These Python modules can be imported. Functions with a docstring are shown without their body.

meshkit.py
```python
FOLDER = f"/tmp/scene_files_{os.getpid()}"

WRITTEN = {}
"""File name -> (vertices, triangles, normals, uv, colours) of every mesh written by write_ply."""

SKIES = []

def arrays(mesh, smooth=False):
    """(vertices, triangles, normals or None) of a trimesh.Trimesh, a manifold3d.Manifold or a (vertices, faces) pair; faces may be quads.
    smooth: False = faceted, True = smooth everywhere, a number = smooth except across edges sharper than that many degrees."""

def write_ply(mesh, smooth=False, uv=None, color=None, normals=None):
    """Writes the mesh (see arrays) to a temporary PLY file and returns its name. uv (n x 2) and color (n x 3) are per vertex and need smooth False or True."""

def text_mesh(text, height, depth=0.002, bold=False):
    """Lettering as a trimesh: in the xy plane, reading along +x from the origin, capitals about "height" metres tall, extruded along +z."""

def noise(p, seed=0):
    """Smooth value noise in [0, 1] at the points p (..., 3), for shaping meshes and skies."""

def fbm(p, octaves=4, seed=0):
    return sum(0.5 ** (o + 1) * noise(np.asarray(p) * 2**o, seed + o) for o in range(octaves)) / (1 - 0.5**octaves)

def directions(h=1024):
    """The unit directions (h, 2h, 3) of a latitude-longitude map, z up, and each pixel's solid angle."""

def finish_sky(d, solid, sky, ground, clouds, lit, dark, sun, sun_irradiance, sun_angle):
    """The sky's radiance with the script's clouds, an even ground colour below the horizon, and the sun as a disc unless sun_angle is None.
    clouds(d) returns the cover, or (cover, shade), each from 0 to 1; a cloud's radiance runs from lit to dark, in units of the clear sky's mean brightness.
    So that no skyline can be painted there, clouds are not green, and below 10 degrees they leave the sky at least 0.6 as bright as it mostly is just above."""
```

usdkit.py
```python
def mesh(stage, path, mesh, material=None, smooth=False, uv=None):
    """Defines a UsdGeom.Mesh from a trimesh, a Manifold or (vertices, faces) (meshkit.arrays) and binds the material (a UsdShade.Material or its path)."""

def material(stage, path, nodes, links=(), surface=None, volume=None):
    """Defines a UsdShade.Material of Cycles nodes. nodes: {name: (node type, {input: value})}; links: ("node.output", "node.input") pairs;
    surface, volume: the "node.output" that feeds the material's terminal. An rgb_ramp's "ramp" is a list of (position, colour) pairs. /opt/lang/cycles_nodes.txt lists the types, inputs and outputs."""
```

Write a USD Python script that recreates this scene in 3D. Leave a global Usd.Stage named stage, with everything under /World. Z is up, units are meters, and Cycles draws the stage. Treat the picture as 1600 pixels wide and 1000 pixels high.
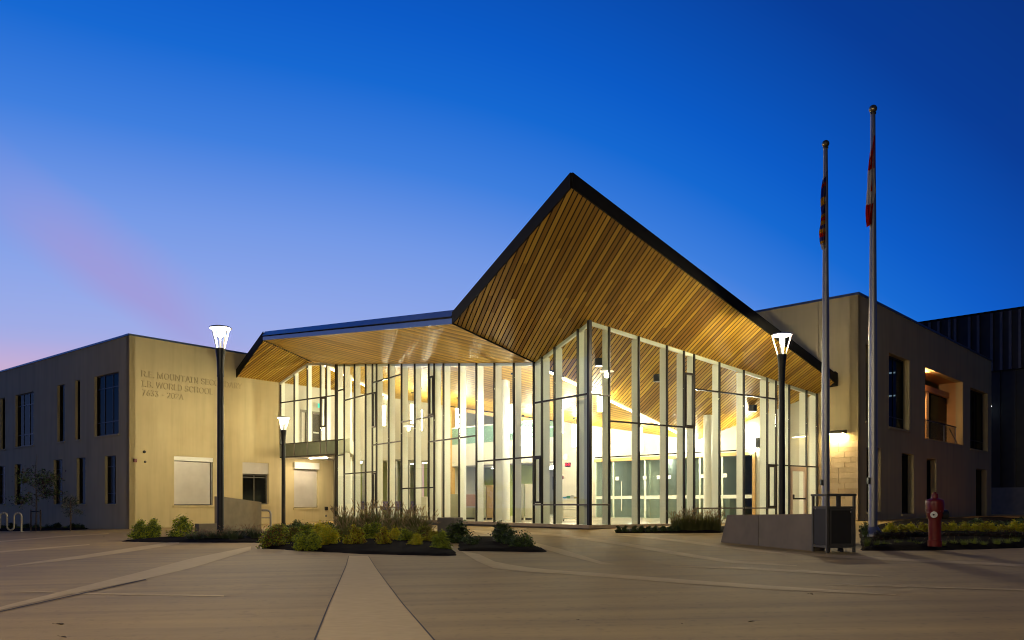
import math, random
import numpy as np, trimesh, usdkit, meshkit
from pxr import Usd, UsdGeom, UsdLux, UsdShade, Gf, Sdf
from shapely.geometry import Polygon, box as sbox, Point, LineString, MultiPolygon
from shapely import affinity
from scipy.spatial import Delaunay

stage = Usd.Stage.CreateInMemory()
UsdGeom.SetStageUpAxis(stage, 'Z'); UsdGeom.SetStageMetersPerUnit(stage, 1.0)
UsdGeom.Xform.Define(stage, '/World'); UsdGeom.Scope.Define(stage, '/World/Looks')
rng = random.Random(7); nr = np.random.RandomState(7)

# ------------------------------------------------------------------ camera, sky
EYE, F, CX, HZ = 1.2, 1235.0, 800.0, 788.0
cam = UsdGeom.Camera.Define(stage, '/World/camera')
cam.CreateHorizontalApertureAttr(36.0); cam.CreateFocalLengthAttr(36.0 * F / 1600)
cam.CreateVerticalApertureOffsetAttr((HZ - 500) / 1600 * 36.0)
cam.CreateClippingRangeAttr((0.1, 5000.0)); cam.CreateExposureAttr(0.0)
cam.AddTranslateOp().Set((0, 0, EYE)); cam.AddRotateXYZOp().Set((90, 0, 0))


def lin(r, g, b):
    f = lambda c: c / 12.92 if c <= 0.04045 else ((c + 0.055) / 1.055) ** 2.4
    return tuple(f(c / 255.0) for c in (r, g, b))


def M(name, nodes, links, surface):
    return usdkit.material(stage, '/World/Looks/' + name, nodes, links, surface)


# dusk sky: afterglow low on the left, deep blue overhead, night behind the camera
SUN_AZ = math.radians(-25)
sky_ramp = [(0, lin(228, 178, 182)), (7, lin(212, 172, 194)), (9, lin(184, 168, 214)), (10.5, lin(156, 168, 226)), (12, lin(148, 167, 229)), (14, lin(138, 163, 230)), (18.5, lin(112, 150, 228)),
            (23.5, lin(58, 124, 220)), (28.2, lin(12, 102, 208)), (31.9, lin(0, 88, 197)), (36, lin(0, 76, 178)), (42, lin(0, 56, 148)), (60, lin(4, 34, 98)), (90, lin(4, 24, 70)), (200, lin(4, 18, 52))]
sky_ramp = [(a / 200.0, c) for a, c in sky_ramp]
cloud_n = {
    'tc': ('texture_coordinate', {}), 'sep': ('separate_xyz', {}),
    'flat': ('combine_xyz', {'z': 0.0}), 'nrm': ('vector_math', {'math_type': 'normalize'}),
    'dot': ('vector_math', {'math_type': 'dot_product', 'vector2': (math.sin(SUN_AZ), math.cos(SUN_AZ), 0)}),
    'om': ('math', {'math_type': 'subtract', 'value1': 1.0}), 'pw': ('math', {'math_type': 'power', 'value2': 1.5}), 'shift': ('math', {'math_type': 'multiply', 'value2': 68.0}),
    'el': ('math', {'math_type': 'arcsine'}), 'eld': ('math', {'math_type': 'multiply_add', 'value2': 57.2958}),
    'tn': ('math', {'math_type': 'divide', 'value2': 200.0, 'use_clamp': True}),
    'ramp': ('rgb_ramp', {'ramp': sky_ramp}),
    'sky': ('sky_texture', {'sky_type': 'single_scattering', 'sun_disc': False, 'sun_elevation': math.radians(0.5), 'sun_rotation': SUN_AZ, 'ozone_density': 3.0}),
    'skys': ('mix', {'mix_type': 'add', 'fac': 0.02}),
    # soft pink streak of cloud, drifting up to the left
    'az': ('math', {'math_type': 'arctan2'}),
    'v1': ('math', {'math_type': 'multiply_add', 'value2': 0.53}),      # el + .53 az
    'cn': ('noise_texture', {'scale': 3.2, 'detail': 3.0, 'roughness': 0.5}), 'cmap': ('mapping', {'scale': (1.0, 1.0, 2.6), 'rotation': (0, 0.5, 0)}),
    'v2': ('math', {'math_type': 'multiply_add', 'value2': 0.05}),
    'band': ('rgb_ramp', {'ramp': [(0, (0, 0, 0)), (.28, (0, 0, 0)), (.44, (.85, .85, .85)), (.52, (.8, .8, .8)), (.80, (0, 0, 0)), (1, (0, 0, 0))]}),
    'bs': ('map_range', {'from_min': -0.068, 'from_max': 0.132, 'to_min': 0.0, 'to_max': 1.0, 'clamp': True}),
    'azm': ('map_range', {'range_type': 'smoothstep', 'from_min': -0.31, 'from_max': -0.43, 'to_min': 0.0, 'to_max': 1.0, 'clamp': True}),
    'azr': ('map_range', {'range_type': 'smoothstep', 'from_min': -0.64, 'from_max': -0.47, 'to_min': 0.0, 'to_max': 1.0, 'clamp': True}),
    'cf': ('math', {'math_type': 'multiply'}), 'cf2': ('math', {'math_type': 'multiply'}), 'cf3': ('math', {'math_type': 'multiply', 'value2': 0.74}),
    'cm': ('mix', {'color2': lin(166, 150, 212)}),
    'bg': ('background_shader', {'strength': 1.0}),
}
cloud_l = [('tc.generated', 'sep.vector'), ('sep.x', 'flat.x'), ('sep.y', 'flat.y'), ('flat.vector', 'nrm.vector1'), ('nrm.vector', 'dot.vector1'), ('dot.value', 'om.value2'), ('om.value', 'pw.value1'), ('pw.value', 'shift.value1'),
           ('sep.z', 'el.value1'), ('el.value', 'eld.value1'), ('shift.value', 'eld.value3'), ('eld.value', 'tn.value1'), ('tn.value', 'ramp.fac'),
           ('ramp.color', 'skys.color1'), ('sky.color', 'skys.color2'),
           ('sep.x', 'az.value1'), ('sep.y', 'az.value2'), ('az.value', 'v1.value1'), ('el.value', 'v1.value3'),
           ('tc.generated', 'cmap.vector'), ('cmap.vector', 'cn.vector'), ('cn.fac', 'v2.value1'), ('v1.value', 'v2.value3'), ('v2.value', 'bs.value'), ('bs.result', 'band.fac'),
           ('az.value', 'azm.value'), ('az.value', 'azr.value'), ('band.color', 'cf.value1'), ('azm.result', 'cf.value2'), ('cf.value', 'cf2.value1'), ('azr.result', 'cf2.value2'), ('cf2.value', 'cf3.value1'),
           ('skys.color', 'cm.color1'), ('cf3.value', 'cm.fac'), ('cm.color', 'bg.color')]
dome = UsdLux.DomeLight.Define(stage, '/World/sky')
UsdShade.MaterialBindingAPI.Apply(dome.GetPrim()).Bind(M('sky_look', cloud_n, cloud_l, 'bg.background'))
dome.GetPrim().SetCustomDataByKey('kind', 'structure')

# light levels of everything that glows
PENDANT, STRIP, LAMP, PACK, CEIL = 145.0, 24.0, 2600.0, 200.0, 22.0
WARM = (1.0, 0.80, 0.50)

# ------------------------------------------------------------------ helpers
used = {}


def numbered(parent, name):
    k = (parent, name); n = used.get(k, 0); used[k] = n + 1
    return name if n == 0 else f'{name}_{n:03d}'


def tag(p, label=None, cat=None, group=None, kind=None):
    for k, v in (('label', label), ('category', cat), ('group', group), ('kind', kind)):
        if v: p.SetCustomDataByKey(k, v)
    return p


def thing(name, label, cat, loc=None, rz=0.0, group=None, tilt=None):
    path = '/World/' + numbered('/World', name)
    x = UsdGeom.Xform.Define(stage, path)
    if loc is not None:
        x.AddTranslateOp().Set(Gf.Vec3d(*map(float, loc))); x.AddRotateZOp().Set(math.degrees(rz))
    tag(x.GetPrim(), label, cat, group)
    return path


def obj(name, mesh, mat, parent='/World', smooth=False, **t):
    if isinstance(mesh, list): mesh = trimesh.util.concatenate(mesh)
    path = parent + '/' + numbered(parent, name)
    m = usdkit.mesh(stage, path, mesh, mat, smooth)
    tag(m.GetPrim(), **t)
    return path


def copy_of(proto, name, label, loc, rz=0.0, scale=(1, 1, 1), group=None):
    path = '/World/' + numbered('/World', name)
    x = UsdGeom.Xform.Define(stage, path)
    x.AddTranslateOp().Set(Gf.Vec3d(*map(float, loc))); x.AddRotateZOp().Set(math.degrees(rz)); x.AddScaleOp().Set(Gf.Vec3f(*map(float, scale)))
    p = x.GetPrim(); p.GetReferences().AddInternalReference(proto); p.SetInstanceable(True)
    cat = stage.GetPrimAtPath(proto).GetCustomDataByKey('category')
    tag(p, label, cat, group)
    return path


def proto_class(name):
    p = stage.CreateClassPrim('/' + name); x = UsdGeom.Xform.Define(stage, '/' + name); x.GetPrim().SetSpecifier(Sdf.SpecifierClass)
    return '/' + name


def bx(sx, sy, sz, x=0, y=0, z=0, rz=0.0):
    m = trimesh.creation.box([sx, sy, sz])
    if rz: m.apply_transform(trimesh.transformations.rotation_matrix(rz, [0, 0, 1]))
    m.apply_translation([x, y, z]); return m


def rbx(sx, sy, sz, r, x=0, y=0, z=0):
    """box with chamfered edges"""
    pts = []
    for a in (-1, 1):
        for b in (-1, 1):
            for c in (-1, 1):
                pts += [(a * (sx / 2 - r), b * (sy / 2 - r), c * sz / 2), (a * (sx / 2 - r), b * sy / 2, c * (sz / 2 - r)), (a * sx / 2, b * (sy / 2 - r), c * (sz / 2 - r))]
    m = trimesh.convex.convex_hull(np.array(pts)); m.apply_translation([x, y, z]); return m


def tube(pts, r, n=8, caps=True):
    pts = np.asarray(pts, float); rr = np.broadcast_to(r, (len(pts),)).astype(float)
    t = np.gradient(pts, axis=0); t /= np.linalg.norm(t, axis=1, keepdims=True) + 1e-12
    ref = np.array([0, 0, 1.0]) if abs(t[0][2]) < .9 else np.array([1.0, 0, 0])
    v = []
    for i in range(len(pts)):
        a = np.cross(t[i], ref); la = np.linalg.norm(a)
        if la < 1e-3: a = np.cross(t[i], [0, 1.0, 0.1]); la = np.linalg.norm(a)
        a /= la; b = np.cross(t[i], a)
        an = np.arange(n) * 2 * np.pi / n
        v.append(pts[i] + rr[i] * (np.cos(an)[:, None] * a + np.sin(an)[:, None] * b))
    v = np.vstack(v); f = []
    for i in range(len(pts) - 1):
        for j in range(n):
            k = (j + 1) % n; p, q, s, u = i * n + j, i * n + k, (i + 1) * n + k, (i + 1) * n + j
            f += [[p, q, s], [p, s, u]]
    if caps:
        e = (len(pts) - 1) * n
        for j in range(1, n - 1): f += [[0, j + 1, j], [e, e + j, e + j + 1]]
    return trimesh.Trimesh(v, np.array(f), process=False)


def lathe(prof, n=20, x=0, y=0, z=0):
    m = trimesh.creation.revolve(np.array(prof, float), sections=n); m.apply_translation([x, y, z]); return m


def frame_m(o, u, v, w):
    T = np.eye(4); T[:3, 0], T[:3, 1], T[:3, 2], T[:3, 3] = u, v, w, o; return T


def extr(poly, depth, o, u, v, w):
    """2D polygon in (u, v) extruded along w"""
    polys = [g for g in getattr(poly, 'geoms', [poly]) if g.geom_type == 'Polygon' and g.area > 1e-5]
    ms = []
    for g in polys:
        m = trimesh.creation.extrude_polygon(g, depth, engine='earcut'); m.apply_transform(frame_m(o, u, v, w))
        ms.append(m)
    m = trimesh.util.concatenate(ms)
    if np.linalg.det(np.array([u, v, w])) < 0: m.invert()
    return m


UP = np.array([0, 0, 1.0]); v3 = lambda p, z: np.array([p[0], p[1], z])


# the photograph's directions: a plan line with a given vanishing point, points on walls, on sloping planes, on the ground
def vp(x):
    d = np.array([(x - CX) / F, 1, 0]); return d / np.linalg.norm(d)


def hit(P, d, px):
    k = (px - CX) / F; t = (k * P[1] - P[0]) / (d[0] - k * d[1]); q = P + t * d; return np.array([q[0], q[1], 0])


def zz(P, py): return EYE + (HZ - py) / F * P[1]


def plane(a, b, c):
    n = np.cross(b - a, c - a); n /= np.linalg.norm(n)
    if n[2] < 0: n = -n
    return n, float(n @ a)


def onp(pl, px, py):
    r = np.array([(px - CX) / F, 1, (HZ - py) / F]); e = np.array([0, 0, EYE]); t = (pl[1] - pl[0] @ e) / (pl[0] @ r); return e + r * t


def zpl(pl, p): return (pl[1] - pl[0][0] * p[0] - pl[0][1] * p[1]) / pl[0][2]


def meet(P, d, Q, e):
    A = np.array([[d[0], -e[0]], [d[1], -e[1]]]); t = np.linalg.solve(A, (Q - P)[:2]); q = P + t[0] * d; return np.array([q[0], q[1], 0])


def sclamp(x, lo, hi, k=3.0):
    f = lambda u: np.log1p(np.exp(-np.abs(u))) + np.maximum(u, 0)
    return lo + k * f((x - lo) / k) - k * f((x - hi) / k)


def gz(x, y):
    return EYE - 1.255 + 0.0222 * sclamp(np.asarray(x, float), -34, 8) + 0.0092 * sclamp(np.asarray(y, float), -30, 36)


def gpt(px, py):
    r = np.array([(px - CX) / F, 1, (HZ - py) / F]); t = 20.0
    for _ in range(60):
        t = t * 0.5 + 0.5 * (gz(r[0] * t, t) - EYE) / r[2]
    return np.array([r[0] * t, t, float(gz(r[0] * t, t))])


def at(px, D):
    x = (px - CX) / F * D; return np.array([x, D, float(gz(x, D))])


# ------------------------------------------------------------------ materials
def plain(name, c1, c2=None, scale=3.0, rough=0.6, metal=0.0, bump=0.0, bscale=40.0, stretch=(1, 1, 1), spec=0.5, detail=4.0):
    c2 = c2 or c1
    n = {'g': ('geometry', {}), 'm': ('mapping', {'scale': stretch}), 'n': ('noise_texture', {'scale': scale, 'detail': detail, 'roughness': 0.6}),
         'r': ('rgb_ramp', {'ramp': [(0.28, c1), (0.72, c2)]}), 'p': ('principled_bsdf', {'roughness': rough, 'metallic': metal, 'specular_ior_level': spec})}
    l = [('g.position', 'm.vector'), ('m.vector', 'n.vector'), ('n.fac', 'r.fac'), ('r.color', 'p.base_color')]
    if bump:
        n['n2'] = ('noise_texture', {'scale': bscale, 'detail': 3.0}); n['b'] = ('bump', {'strength': bump, 'distance': 0.02})
        l += [('m.vector', 'n2.vector'), ('n2.fac', 'b.height'), ('b.normal', 'p.normal')]
    return M(name, n, l, 'p.BSDF')


def glow(name, col, s):
    return M(name, {'e': ('emission', {'color': col, 'strength': s})}, [], 'e.emission')


def pane(name, tint, rough=0.0, f0=.04, k=.85):
    """thin glass: clear straight on, mirror-like at grazing angles"""
    return M(name, {'t': ('transparent_bsdf', {'color': tint}), 'g': ('glossy_bsdf', {'color': (1, 1, 1), 'roughness': rough}), 'w': ('layer_weight', {'blend': .5}), 'p': ('math', {'math_type': 'power', 'value2': 5.0}),
             'f': ('math', {'math_type': 'multiply_add', 'value2': k, 'value3': f0, 'use_clamp': True}), 'x': ('mix_closure', {})},
             [('w.facing', 'p.value1'), ('p.value', 'f.value1'), ('f.value', 'x.fac'), ('t.BSDF', 'x.closure1'), ('g.BSDF', 'x.closure2')], 'x.closure')


def leafmat(name, c1, c2, tr=0.35):
    n = {'o': ('geometry', {}), 'r': ('rgb_ramp', {'ramp': [(0, c1), (1, c2)]}), 'd': ('principled_bsdf', {'roughness': 0.55}), 't': ('translucent_bsdf', {}), 'x': ('mix_closure', {'fac': tr})}
    return M(name, n, [('o.random_per_island', 'r.fac'), ('r.color', 'd.base_color'), ('r.color', 't.color'), ('d.BSDF', 'x.closure1'), ('t.BSDF', 'x.closure2')], 'x.closure')


def wood(name, c1, c2, c3, d, e, gl=0.45, across=26.0, along_=0.7):
    """boards running along d, e across: grain stretched along the board"""
    n = {'g': ('geometry', {}), 'u': ('vector_math', {'math_type': 'dot_product', 'vector2': tuple(d)}), 'v': ('vector_math', {'math_type': 'dot_product', 'vector2': tuple(e)}),
         'us': ('math', {'math_type': 'multiply', 'value2': along_}), 'vs': ('math', {'math_type': 'multiply', 'value2': across}), 'c': ('combine_xyz', {'z': 0.0}),
         'n': ('noise_texture', {'scale': 1.0, 'detail': 4.0, 'roughness': 0.62, 'distortion': 0.6}),
         'r': ('rgb_ramp', {'ramp': [(0.25, c1), (0.5, c2), (0.75, c3)]}),
         'oi': ('object_info', {}), 'h': ('map_range', {'from_min': 0, 'from_max': 1, 'to_min': 0.86, 'to_max': 1.16}), 'hs': ('hsv', {'hue': 0.5, 'saturation': 1.0, 'fac': 1.0}),
         'p': ('principled_bsdf', {'roughness': gl, 'specular_ior_level': 0.35})}
    l = [('g.position', 'u.vector1'), ('g.position', 'v.vector1'), ('u.value', 'us.value1'), ('v.value', 'vs.value1'), ('us.value', 'c.x'), ('vs.value', 'c.y'), ('c.vector', 'n.vector'), ('n.fac', 'r.fac'),
         ('r.color', 'hs.color'), ('g.random_per_island', 'h.value'), ('h.result', 'hs.value'), ('hs.color', 'p.base_color')]
    return M(name, n, l, 'p.BSDF')


concrete_ground = M('concrete_paving', {
    'g': ('geometry', {}), 'n1': ('noise_texture', {'scale': 0.22, 'detail': 5.0, 'roughness': 0.62}), 'm2': ('mapping', {'scale': (0.10, 1.7, 1.0), 'rotation': (0, 0, 0.05)}),
    'n2': ('noise_texture', {'scale': 1.3, 'detail': 6.0, 'roughness': 0.65}), 'n3': ('noise_texture', {'scale': 95.0, 'detail': 2.0}), 'n4': ('noise_texture', {'scale': 9.0, 'detail': 4.0}),
    'r1': ('rgb_ramp', {'ramp': [(0.25, (.31, .208, .062)), (0.75, (.40, .272, .086))]}), 'r2': ('rgb_ramp', {'ramp': [(0.28, (.70, .69, .69)), (0.5, (.95, .95, .94)), (0.74, (1.16, 1.14, 1.10))]}),
    'r3': ('rgb_ramp', {'ramp': [(0.2, (.80, .80, .80)), (0.8, (1.14, 1.14, 1.14))]}), 'r4': ('rgb_ramp', {'ramp': [(0.28, (.72, .72, .72)), (.42, (1, 1, 1)), (1, (1.05, 1.05, 1.05))]}),
    'x1': ('mix', {'mix_type': 'multiply', 'fac': 1.0}), 'x2': ('mix', {'mix_type': 'multiply', 'fac': 1.0}), 'x3': ('mix', {'mix_type': 'multiply', 'fac': .8}), 'vo': ('voronoi_texture', {'scale': 1.7, 'randomness': 1.0}), 'rv': ('rgb_ramp', {'ramp': [(0, (.35, .33, .30)), (.022, (.42, .40, .37)), (.045, (1, 1, 1)), (1, (1, 1, 1))]}), 'x4': ('mix', {'mix_type': 'multiply', 'fac': .85}),
    'b': ('bump', {'strength': 0.35, 'distance': 0.01}), 'p': ('principled_bsdf', {'roughness': 0.72})},
    [('g.position', 'n1.vector'), ('g.position', 'm2.vector'), ('m2.vector', 'n2.vector'), ('g.position', 'n3.vector'), ('g.position', 'n4.vector'), ('n1.fac', 'r1.fac'), ('n2.fac', 'r2.fac'), ('n3.fac', 'r3.fac'), ('n4.fac', 'r4.fac'),
     ('r1.color', 'x1.color1'), ('r2.color', 'x1.color2'), ('x1.color', 'x2.color1'), ('r3.color', 'x2.color2'), ('x2.color', 'x3.color1'), ('r4.color', 'x3.color2'), ('g.position', 'vo.vector'), ('vo.distance', 'rv.fac'), ('x3.color', 'x4.color1'), ('rv.color', 'x4.color2'), ('x4.color', 'p.base_color'), ('n3.fac', 'b.height'), ('b.normal', 'p.normal')], 'p.BSDF')
band_mat = plain('pale_band', (.47, .335, .135), (.56, .41, .175), scale=5, rough=.7, bump=.3, bscale=60, stretch=(1, 2.5, 1))
joint_mat = plain('joint_filler', (.035, .028, .022), (.07, .055, .04), scale=8, rough=.9)
soil_mat = plain('bark_mulch', (.004, .003, .0025), (.014, .010, .007), scale=22, rough=1.0, bump=.9, bscale=45, spec=.05)
stucco = M('cream_render', {'g': ('geometry', {}), 'n': ('noise_texture', {'scale': .5, 'detail': 6.0, 'roughness': .6}), 'r': ('rgb_ramp', {'ramp': [(.28, (.55, .46, .255)), (.72, (.62, .525, .295))]}),
    'm': ('mapping', {'scale': (1.0, 1.0, .07)}), 'n2': ('noise_texture', {'scale': 2.6, 'detail': 5.0, 'roughness': .6}), 'r2': ('rgb_ramp', {'ramp': [(.25, (.84, .84, .83)), (.5, (.97, .97, .97)), (.8, (1.05, 1.05, 1.05))]}), 'x': ('mix', {'mix_type': 'multiply', 'fac': 1.0}),
    'n3': ('noise_texture', {'scale': 90.0, 'detail': 3.0}), 'b': ('bump', {'strength': .15, 'distance': .02}), 'p': ('principled_bsdf', {'roughness': .85})},
    [('g.position', 'n.vector'), ('n.fac', 'r.fac'), ('g.position', 'm.vector'), ('m.vector', 'n2.vector'), ('n2.fac', 'r2.fac'), ('r.color', 'x.color1'), ('r2.color', 'x.color2'), ('x.color', 'p.base_color'), ('g.position', 'n3.vector'), ('n3.fac', 'b.height'), ('b.normal', 'p.normal')], 'p.BSDF')
white_wall = plain('white_interior_paint', (.52, .50, .43), (.56, .54, .47), scale=.6, rough=.7)
soft_white = plain('white_painted_steel', (.76, .76, .69), (.80, .80, .73), scale=1, rough=.45)
dark_alu = plain('dark_bronze_aluminium', (.030, .028, .026), (.042, .038, .034), scale=4, rough=.42, metal=.4)
grey_alu = plain('grey_aluminium', (.16, .15, .13), (.2, .19, .16), scale=4, rough=.4, metal=.3)
green_panel = plain('grey_green_spandrel', (.10, .12, .085), (.13, .15, .11), scale=2, rough=.3)
black_fascia = plain('black_fascia_metal', (.010, .010, .009), (.014, .014, .013), scale=3, rough=.7, spec=.12)
blue_metal = plain('slate_blue_flashing', (.10, .15, .25), (.13, .18, .29), scale=2, rough=.35, metal=.6)
deck_mat = plain('roof_deck_membrane', (.012, .010, .008), (.018, .015, .012), scale=4, rough=.9)
conc_wall = plain('cast_concrete', (.20, .165, .115), (.27, .22, .155), scale=2.2, rough=.8, bump=.25, bscale=50, detail=7)
conc_dark = plain('grey_cast_concrete', (.15, .14, .13), (.21, .19, .17), scale=3, rough=.8, bump=.2, bscale=50)
black_steel = plain('black_powder_coat', (.020, .021, .023), (.028, .029, .031), scale=6, rough=.4, metal=.2)
bin_frame = plain('charcoal_bin_frame', (.07, .068, .065), (.09, .088, .08), scale=6, rough=.45, metal=.3)
bin_panel = plain('black_bin_panel', (.012, .012, .012), (.017, .017, .017), scale=6, rough=.6)
galv = plain('brushed_pole_aluminium', (.33, .33, .34), (.37, .37, .38), scale=3, rough=.38, metal=.85, stretch=(1, 1, .1))
hyd_red = plain('red_hydrant_paint', (.13, .007, .005), (.17, .012, .008), scale=9, rough=.33, bump=.15, bscale=60)
cream_metal = plain('cream_rack_paint', (.50, .46, .36), (.58, .53, .42), scale=5, rough=.4)
roller = plain('roller_shutter_grey', (.50, .47, .42), (.58, .55, .49), scale=1.5, rough=.45, metal=.1)
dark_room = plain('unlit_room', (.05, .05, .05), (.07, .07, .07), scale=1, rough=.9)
clad_dark = plain('dark_metal_cladding', (.025, .026, .03), (.035, .036, .04), scale=2, rough=.45, metal=.4)
clad_seam = plain('grey_cladding_seam', (.10, .10, .11), (.13, .13, .14), scale=2, rough=.4, metal=.4)
glass = pane('clear_glazing', (.93, .965, .93)); dark_glass = pane('tinted_glazing', (.26, .29, .31), 0.0, .015, .24)
green_glass = pane('greenish_glazing', (.88, .93, .89), 0.0, .02, .5)
sandblast = M('etched_glass', {'t': ('transparent_bsdf', {'color': (.62, .80, .72)}), 'd': ('diffuse_bsdf', {'color': (.30, .46, .40)}), 'x': ('mix_closure', {'fac': .55})}, [('t.BSDF', 'x.closure1'), ('d.BSDF', 'x.closure2')], 'x.closure')
lamp_glass = pane('lamp_cone_glass', (.97, .97, .96), 0.0, .0004, .003)
lamp_glow = glow('lamp_light', (1.0, .82, .52), LAMP); lamp_ring = glow('lamp_reflector_light', (1.0, .90, .70), 14.0)
pend_glow = glow('pendant_light', (1.0, .89, .68), PENDANT); key_glow = glow('large_pendant_light', (1.0, .89, .68), PENDANT * 1.5); strip_glow = glow('strip_light', (1.0, .87, .62), STRIP)
ceil_glow = glow('linear_ceiling_light', (1.0, .9, .72), CEIL); pack_glow = glow('wall_pack_light', (1.0, .74, .34), PACK)
red_glow = glow('red_led_digits', (1.0, .03, .05), 2.2); exit_glow = glow('exit_sign_light', (.08, .75, .55), 1.6)
cool_glow = glow('office_tube_light', (.75, .95, 1.0), 3.0)

# ------------------------------------------------------------------ plan of the building
da = vp(-71); db = np.array([da[1], -da[0], 0])                # along the long glass front, along the right glass front
C = np.array([(921 - CX) / F * 29.4, 29.4, 0]); L = hit(C, da, 835); E = hit(C, da, 525); R = hit(C, db, 1278)
dl = vp(-717); dlf = np.array([dl[1], -dl[0], 0]); W = hit(E, dl, 437); LC = hit(W, dlf, 202); WR = hit(W, dlf, 521)
dr = vp(-481); drf = np.array([dr[1], -dr[0], 0]); RC = hit(R, -dr, 1341); RF = hit(RC, drf, 1549)
Cs, Ls, Rs = v3(C, zz(C, 500)), v3(L, zz(L, 566)), v3(R, zz(R, 615))
p1 = plane(Cs, Ls, Rs)
P = onp(p1, 893, 292); V = onp(p1, 708, 505); TE = onp(p1, 1306, 598)
E2 = hit(E, dl, 500); Es = v3(E, zz(E, 569)); Es2 = v3(E2, zz(E2, 569))
p2 = plane(V, Ls, Es); K = onp(p2, 412, 531)
A0 = hit(LC, dlf, 370); As = v3(A0, zz(A0, 573)); Ws = v3(W, zz(W, 598))
BL = meet(W, dlf, R, -dr)                                          # back corner of the hall
B2 = v3(BL, zpl(p2, BL)); p3 = plane(Ws, K, B2)


def fold_to_wall(pa, pb, Q, d):
    n = np.cross(pa[0], pb[0]); A = np.array([pa[0], pb[0], n]); o = np.linalg.solve(A, [pa[1], pb[1], 0])
    nw = np.array([d[1], -d[0], 0]); t = (nw @ Q - nw @ o) / (nw @ n); return o + t * n


B1 = fold_to_wall(p1, p2, R, dr)
on_back = lambda px: hit(R, -dr, px)
FLOOR = zz(C, 820.5); WALLTOP = zz(LC, 524)

# ------------------------------------------------------------------ ground
gx = np.unique(np.concatenate([np.linspace(-300, -50, 12), np.arange(-50, 50.1, 1.0), np.linspace(50, 300, 12)]))
gy = np.unique(np.concatenate([np.linspace(-200, -20, 10), np.arange(-20, 80.1, 1.0), np.linspace(80, 600, 14)]))
XX, YY = np.meshgrid(gx, gy); ZZ = gz(XX, YY); nx = len(gx)
idx = np.arange(len(gy) * nx).reshape(len(gy), nx); q = np.stack([idx[:-1, :-1], idx[:-1, 1:], idx[1:, 1:], idx[1:, :-1]], -1).reshape(-1, 4)
obj('ground', (np.stack([XX, YY, ZZ], -1).reshape(-1, 3), q), concrete_ground, smooth=True, kind='structure', label='brown brushed concrete forecourt in front of the glass hall')


def ribbon(left, right, dz, n=10):
    """a sheet between two pixel polylines laid on the ground"""
    def res(pl, m):
        pl = np.array(pl, float); s = np.r_[0, np.cumsum(np.linalg.norm(np.diff(pl, axis=0), axis=1))]; t = np.linspace(0, s[-1], m)
        return np.stack([np.interp(t, s, pl[:, 0]), np.interp(t, s, pl[:, 1])], 1)
    m = 26; a, b = res(left, m), res(right, m); v = []
    for i in range(m):
        A, B = gpt(*a[i]), gpt(*b[i])
        for k in range(3):
            p = A + (B - A) * k / 2; v.append((p[0], p[1], float(gz(p[0], p[1])) + dz))
    f = []
    for i in range(m - 1):
        for k in range(2):
            o = i * 3 + k; f += [[o, o + 1, o + 4], [o, o + 4, o + 3]]
    v = np.array(v); f = np.array(f); mm = trimesh.Trimesh(v, f, process=False)
    if mm.face_normals[:, 2].mean() < 0: mm.invert()
    return mm


def band(pts, name='paving_band', mat=None, dz=0.005, label=None):
    up = [(x, y - w / 2) for x, y, w in pts]; dn = [(x, y + w / 2) for x, y, w in pts]
    obj(name, ribbon(up, dn, dz), mat or band_mat, kind='structure', label=label)


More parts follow.
